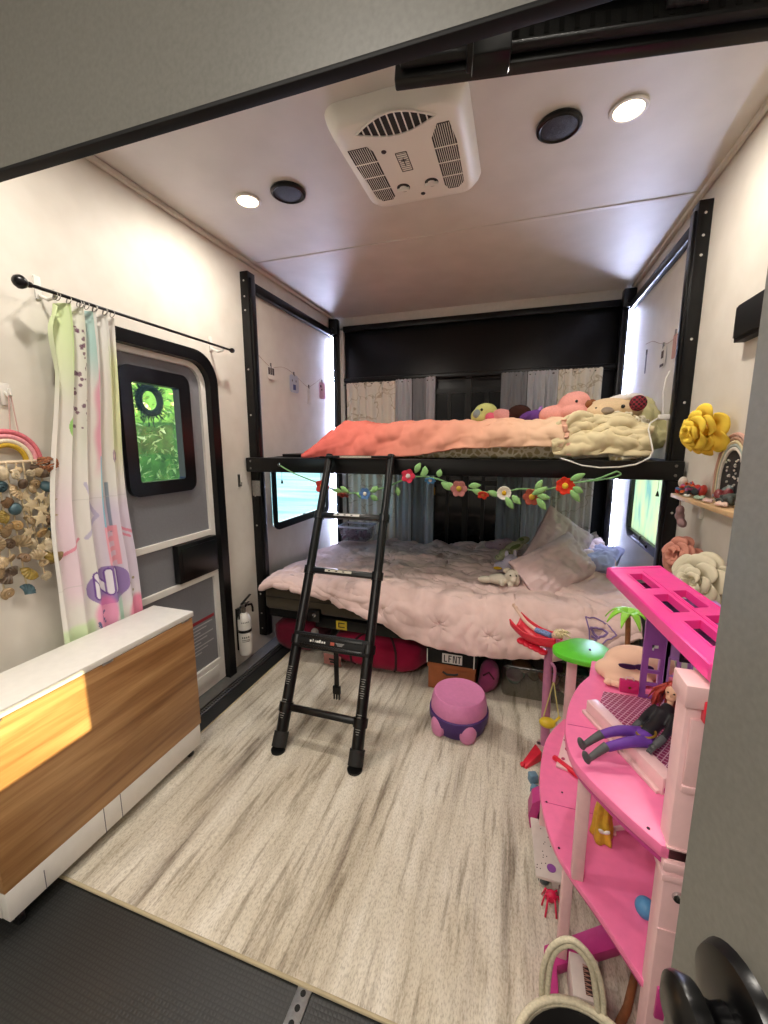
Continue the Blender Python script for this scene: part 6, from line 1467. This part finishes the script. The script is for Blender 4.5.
# ---- toys on the rug
rt = thing('red_ribbon_toy', 'red pointed toy lying on the rug beside the lower balcony', 'toy', (.11, 1.77, .009))
m = MB(); m.hexa([(.075, 1.735, .0105), (.10, 1.72, .0105), (.165, 1.79, .0105), (.14, 1.85, .0105), (.078, 1.738, .02), (.10, 1.725, .022), (.165, 1.79, .06), (.14, 1.85, .05)], .003); m.ell((.084, 1.735, .020), .011, seg=12); m.build('wedge', RED, rt)
bt = thing('blue_toy_blocks', 'blue-grey toy pieces on the rug under the lower balcony', 'toy', (.125, 1.63, .009))
m = MB(); m.obox((.125, 1.66, .030), (.035, .03, .038), (0, 0, .4), .004); m.obox((.13, 1.61, .022), (.03, .03, .022), (0, 0, -.3), .004); m.build('block', M('toy_steel_blue', '#6889a0', .5, v=(50, .1)), bt)
tc = thing('toy_chair', 'magenta toy armchair on the rug under the lower balcony', 'toy chair', (.15, 1.48, .009))
def ringp(c_, ry, rz, n_=22): return [(c_[0]+ry*cos(2*pi*k/n_), c_[1]+rz*sin(2*pi*k/n_)) for k in range(n_)]
m = MB(); m.frame([(.108, .0105), (.10, .06), (.112, .115), (.135, .135), (.185, .135), (.195, .0105)], [(.135, .045), (.130, .06), (.136, .088), (.148, .100), (.172, .100), (.176, .045)], 1, 1.43, 1.50); m.build('frame', MAGENTA, tc, 30)
m = MB(); m.box(.13, .19, 1.44, 1.50, .030, .045, .004); m.build('seat', MAGENTA, tc)
wt = thing('white_toy_tray', 'white toy tray with printed specks and a purple dot leaning off the lower balcony', 'toy tray', (.15, 1.32, .009))
m = MB(); m.hexa([(.118, 1.20, .060), (.20, 1.20, .060), (.20, 1.40, .075), (.105, 1.40, .075), (.118, 1.20, .072), (.20, 1.20, .072), (.20, 1.40, .087), (.105, 1.40, .087)], .003); m.box(.13, .15, 1.22, 1.24, .0105, .062, .002); m.box(.16, .19, 1.36, 1.39, .0105, .075, .002); m.box(.12, .14, 1.36, 1.39, .0105, .075, .002); m.box(.17, .19, 1.22, 1.24, .0105, .062, .002); m.build('tray', PALEP if 0 else M('tray_white', '#cfc4bd', .5, v=(60, .03)), wt)
m = MB(); rr = random.Random(2)
for k in range(16): x, y = rr.uniform(.12, .17), rr.uniform(1.22, 1.38); m.lathe([(0, .0006), (.0018, .0006), (.0018, 0)], (x, y, .072+.015*(y-1.2)/.2+.0002), n=8)
m.build('speck', M('print_black'), wt)
part_label(MB().lathe([(0, .0014), (.014, .0014), (.014, 0)], (.166, 1.235, .0748), n=18).build('dot', PURP, wt), 'purple dot')
rb_ = thing('toy_crab', 'grey ball toy with red spidery legs on the rug by the pale post', 'toy', (.165, 1.19, .009))
MB().ell((.145, 1.235, .032), (.020, .020, .021), seg=18).build('ball', M('ball_grey', '#4c5456', .35, v=(40, .2)), rb_, 180)
m = MB(); m.ell((.163, 1.175, .040), (.018, .015, .020), seg=14)
for k, (dx, dy) in enumerate(((-.022, -.01), (-.015, -.035), (.012, -.03), (.024, -.005), (.02, .02), (-.02, .015))): m.tube([(.163, 1.175, .045), (.163+dx*.8, 1.175+dy*.7, .050), (.163+dx*1.2, 1.175+dy*1.3, .0125)], .003, 6)
part_label(m.build('legs', M('toy_crimson', '#d01f4c', .45), rb_, 180), 'bright crimson body and legs')
wx = thing('white_toy_box', 'white box with brown lattice window inside the magenta ground frame', 'box', (.23, .95, .009))
m = MB(); m.box(.192, .262, .905, 1.0, .0105, .095, .003); m.build('box_body', M('tray_white'), wx)
m = MB(); m.box(.222, .250, .915, .975, .0945, .0962, .0005); m.build('window', M('lattice_dark', '#2c1716', .6), wx)
m = MB()
for k in range(7): m.bar((.222, .915+.0095*k, .0968), (.250, .9245+.0095*k-.004, .0968), .0016, .0012); m.bar((.250, .915+.0095*k, .0968), (.222, .9245+.0095*k-.004, .0968), .0016, .0012)
m.build('lattice', M('lattice_tan', '#a9806f', .6), wx)
bs = thing('wooden_stick', 'brown wooden stick lying on the rug inside the dollhouse base', 'stick', (.36, 1.03, .009))
m = MB(); m.tube([(.285, .90, .022), (.33, .97, .022), (.37, 1.06, .026)], [.011, .010, .009], 10); m.build('stick', M('stem_brown'), bs)

# ---- tote basket in the near corner
tb2 = thing('tote_basket', 'dark lined cream rope basket with tall rope handle at the near rug edge', 'basket', (.165, .615, .009))
bc = (.165, .615); BR = M('rope_cream_basket', '#bdb49c', .9, v=(160, .15, 2, .4))
m = MB()
for k in range(30):
    z = .0165+.0104*k; r_ = .092+.030*sin(min(1, k/22)*pi/2); m.tube([(bc[0]+r_*cos(a_), bc[1]+r_*sin(a_), z) for a_ in [2*pi*j/40 for j in range(40)]], .0065, 6, closed=True)
m.build('coiled_side', BR, tb2, 180)
m = MB(); m.tube([(bc[0]+.124*cos(a_), bc[1]+.124*sin(a_), .325) for a_ in [2*pi*j/48 for j in range(48)]], .0075, 8, closed=True); m.build('rim', BR, tb2, 180)
m = MB(); m.lathe([(.0, .024), (.080, .024), (.108, .20), (.1125, .322)], (*bc, 0), n=40); m.build('lining', M('lining_black', '#100d0e', .9), tb2, 180)
for sd in (1, -1):
    P = smooth_path([(bc[0]-.060, bc[1]+sd*.115, .28), (bc[0]-.062, bc[1]+sd*.122, .37), (bc[0]-.050, bc[1]+sd*.127, .43), (bc[0]-.018, bc[1]+sd*.128, .460), (bc[0]+.018, bc[1]+sd*.127, .43), (bc[0]+.036, bc[1]+sd*.124, .37), (bc[0]+.046, bc[1]+sd*.115, .28)])
    if sd == -1: P = [Vector((p.x, p.y-.00, .28-(p.z-.28)*.2)) for p in P]
    for q in (-.006, .006): MB().tube([p+Vector((0, 0, 0))+(p-Vector((bc[0]-.01, p.y, .36))).normalized()*q for p in P], .0058, 8).build('handle', BR, tb2, 180)
gd = thing('dark_red_cloth', 'dark red cloth lying in the rope basket', 'cloth', (.165, .615, .2))
m = MB(); m.grid(lambda u, v: Vector((bc[0]+.085*(2*u-1)*.9, bc[1]+.085*(2*v-1)*.9, .265+.03*nz(u*4, v*4, 1)+.015*nz(u*9, v*9, 2))), 30, 30); solid(m.build('cloth', cloth('maroon_cloth', '#3a1014', .2), gd, 180), .01)
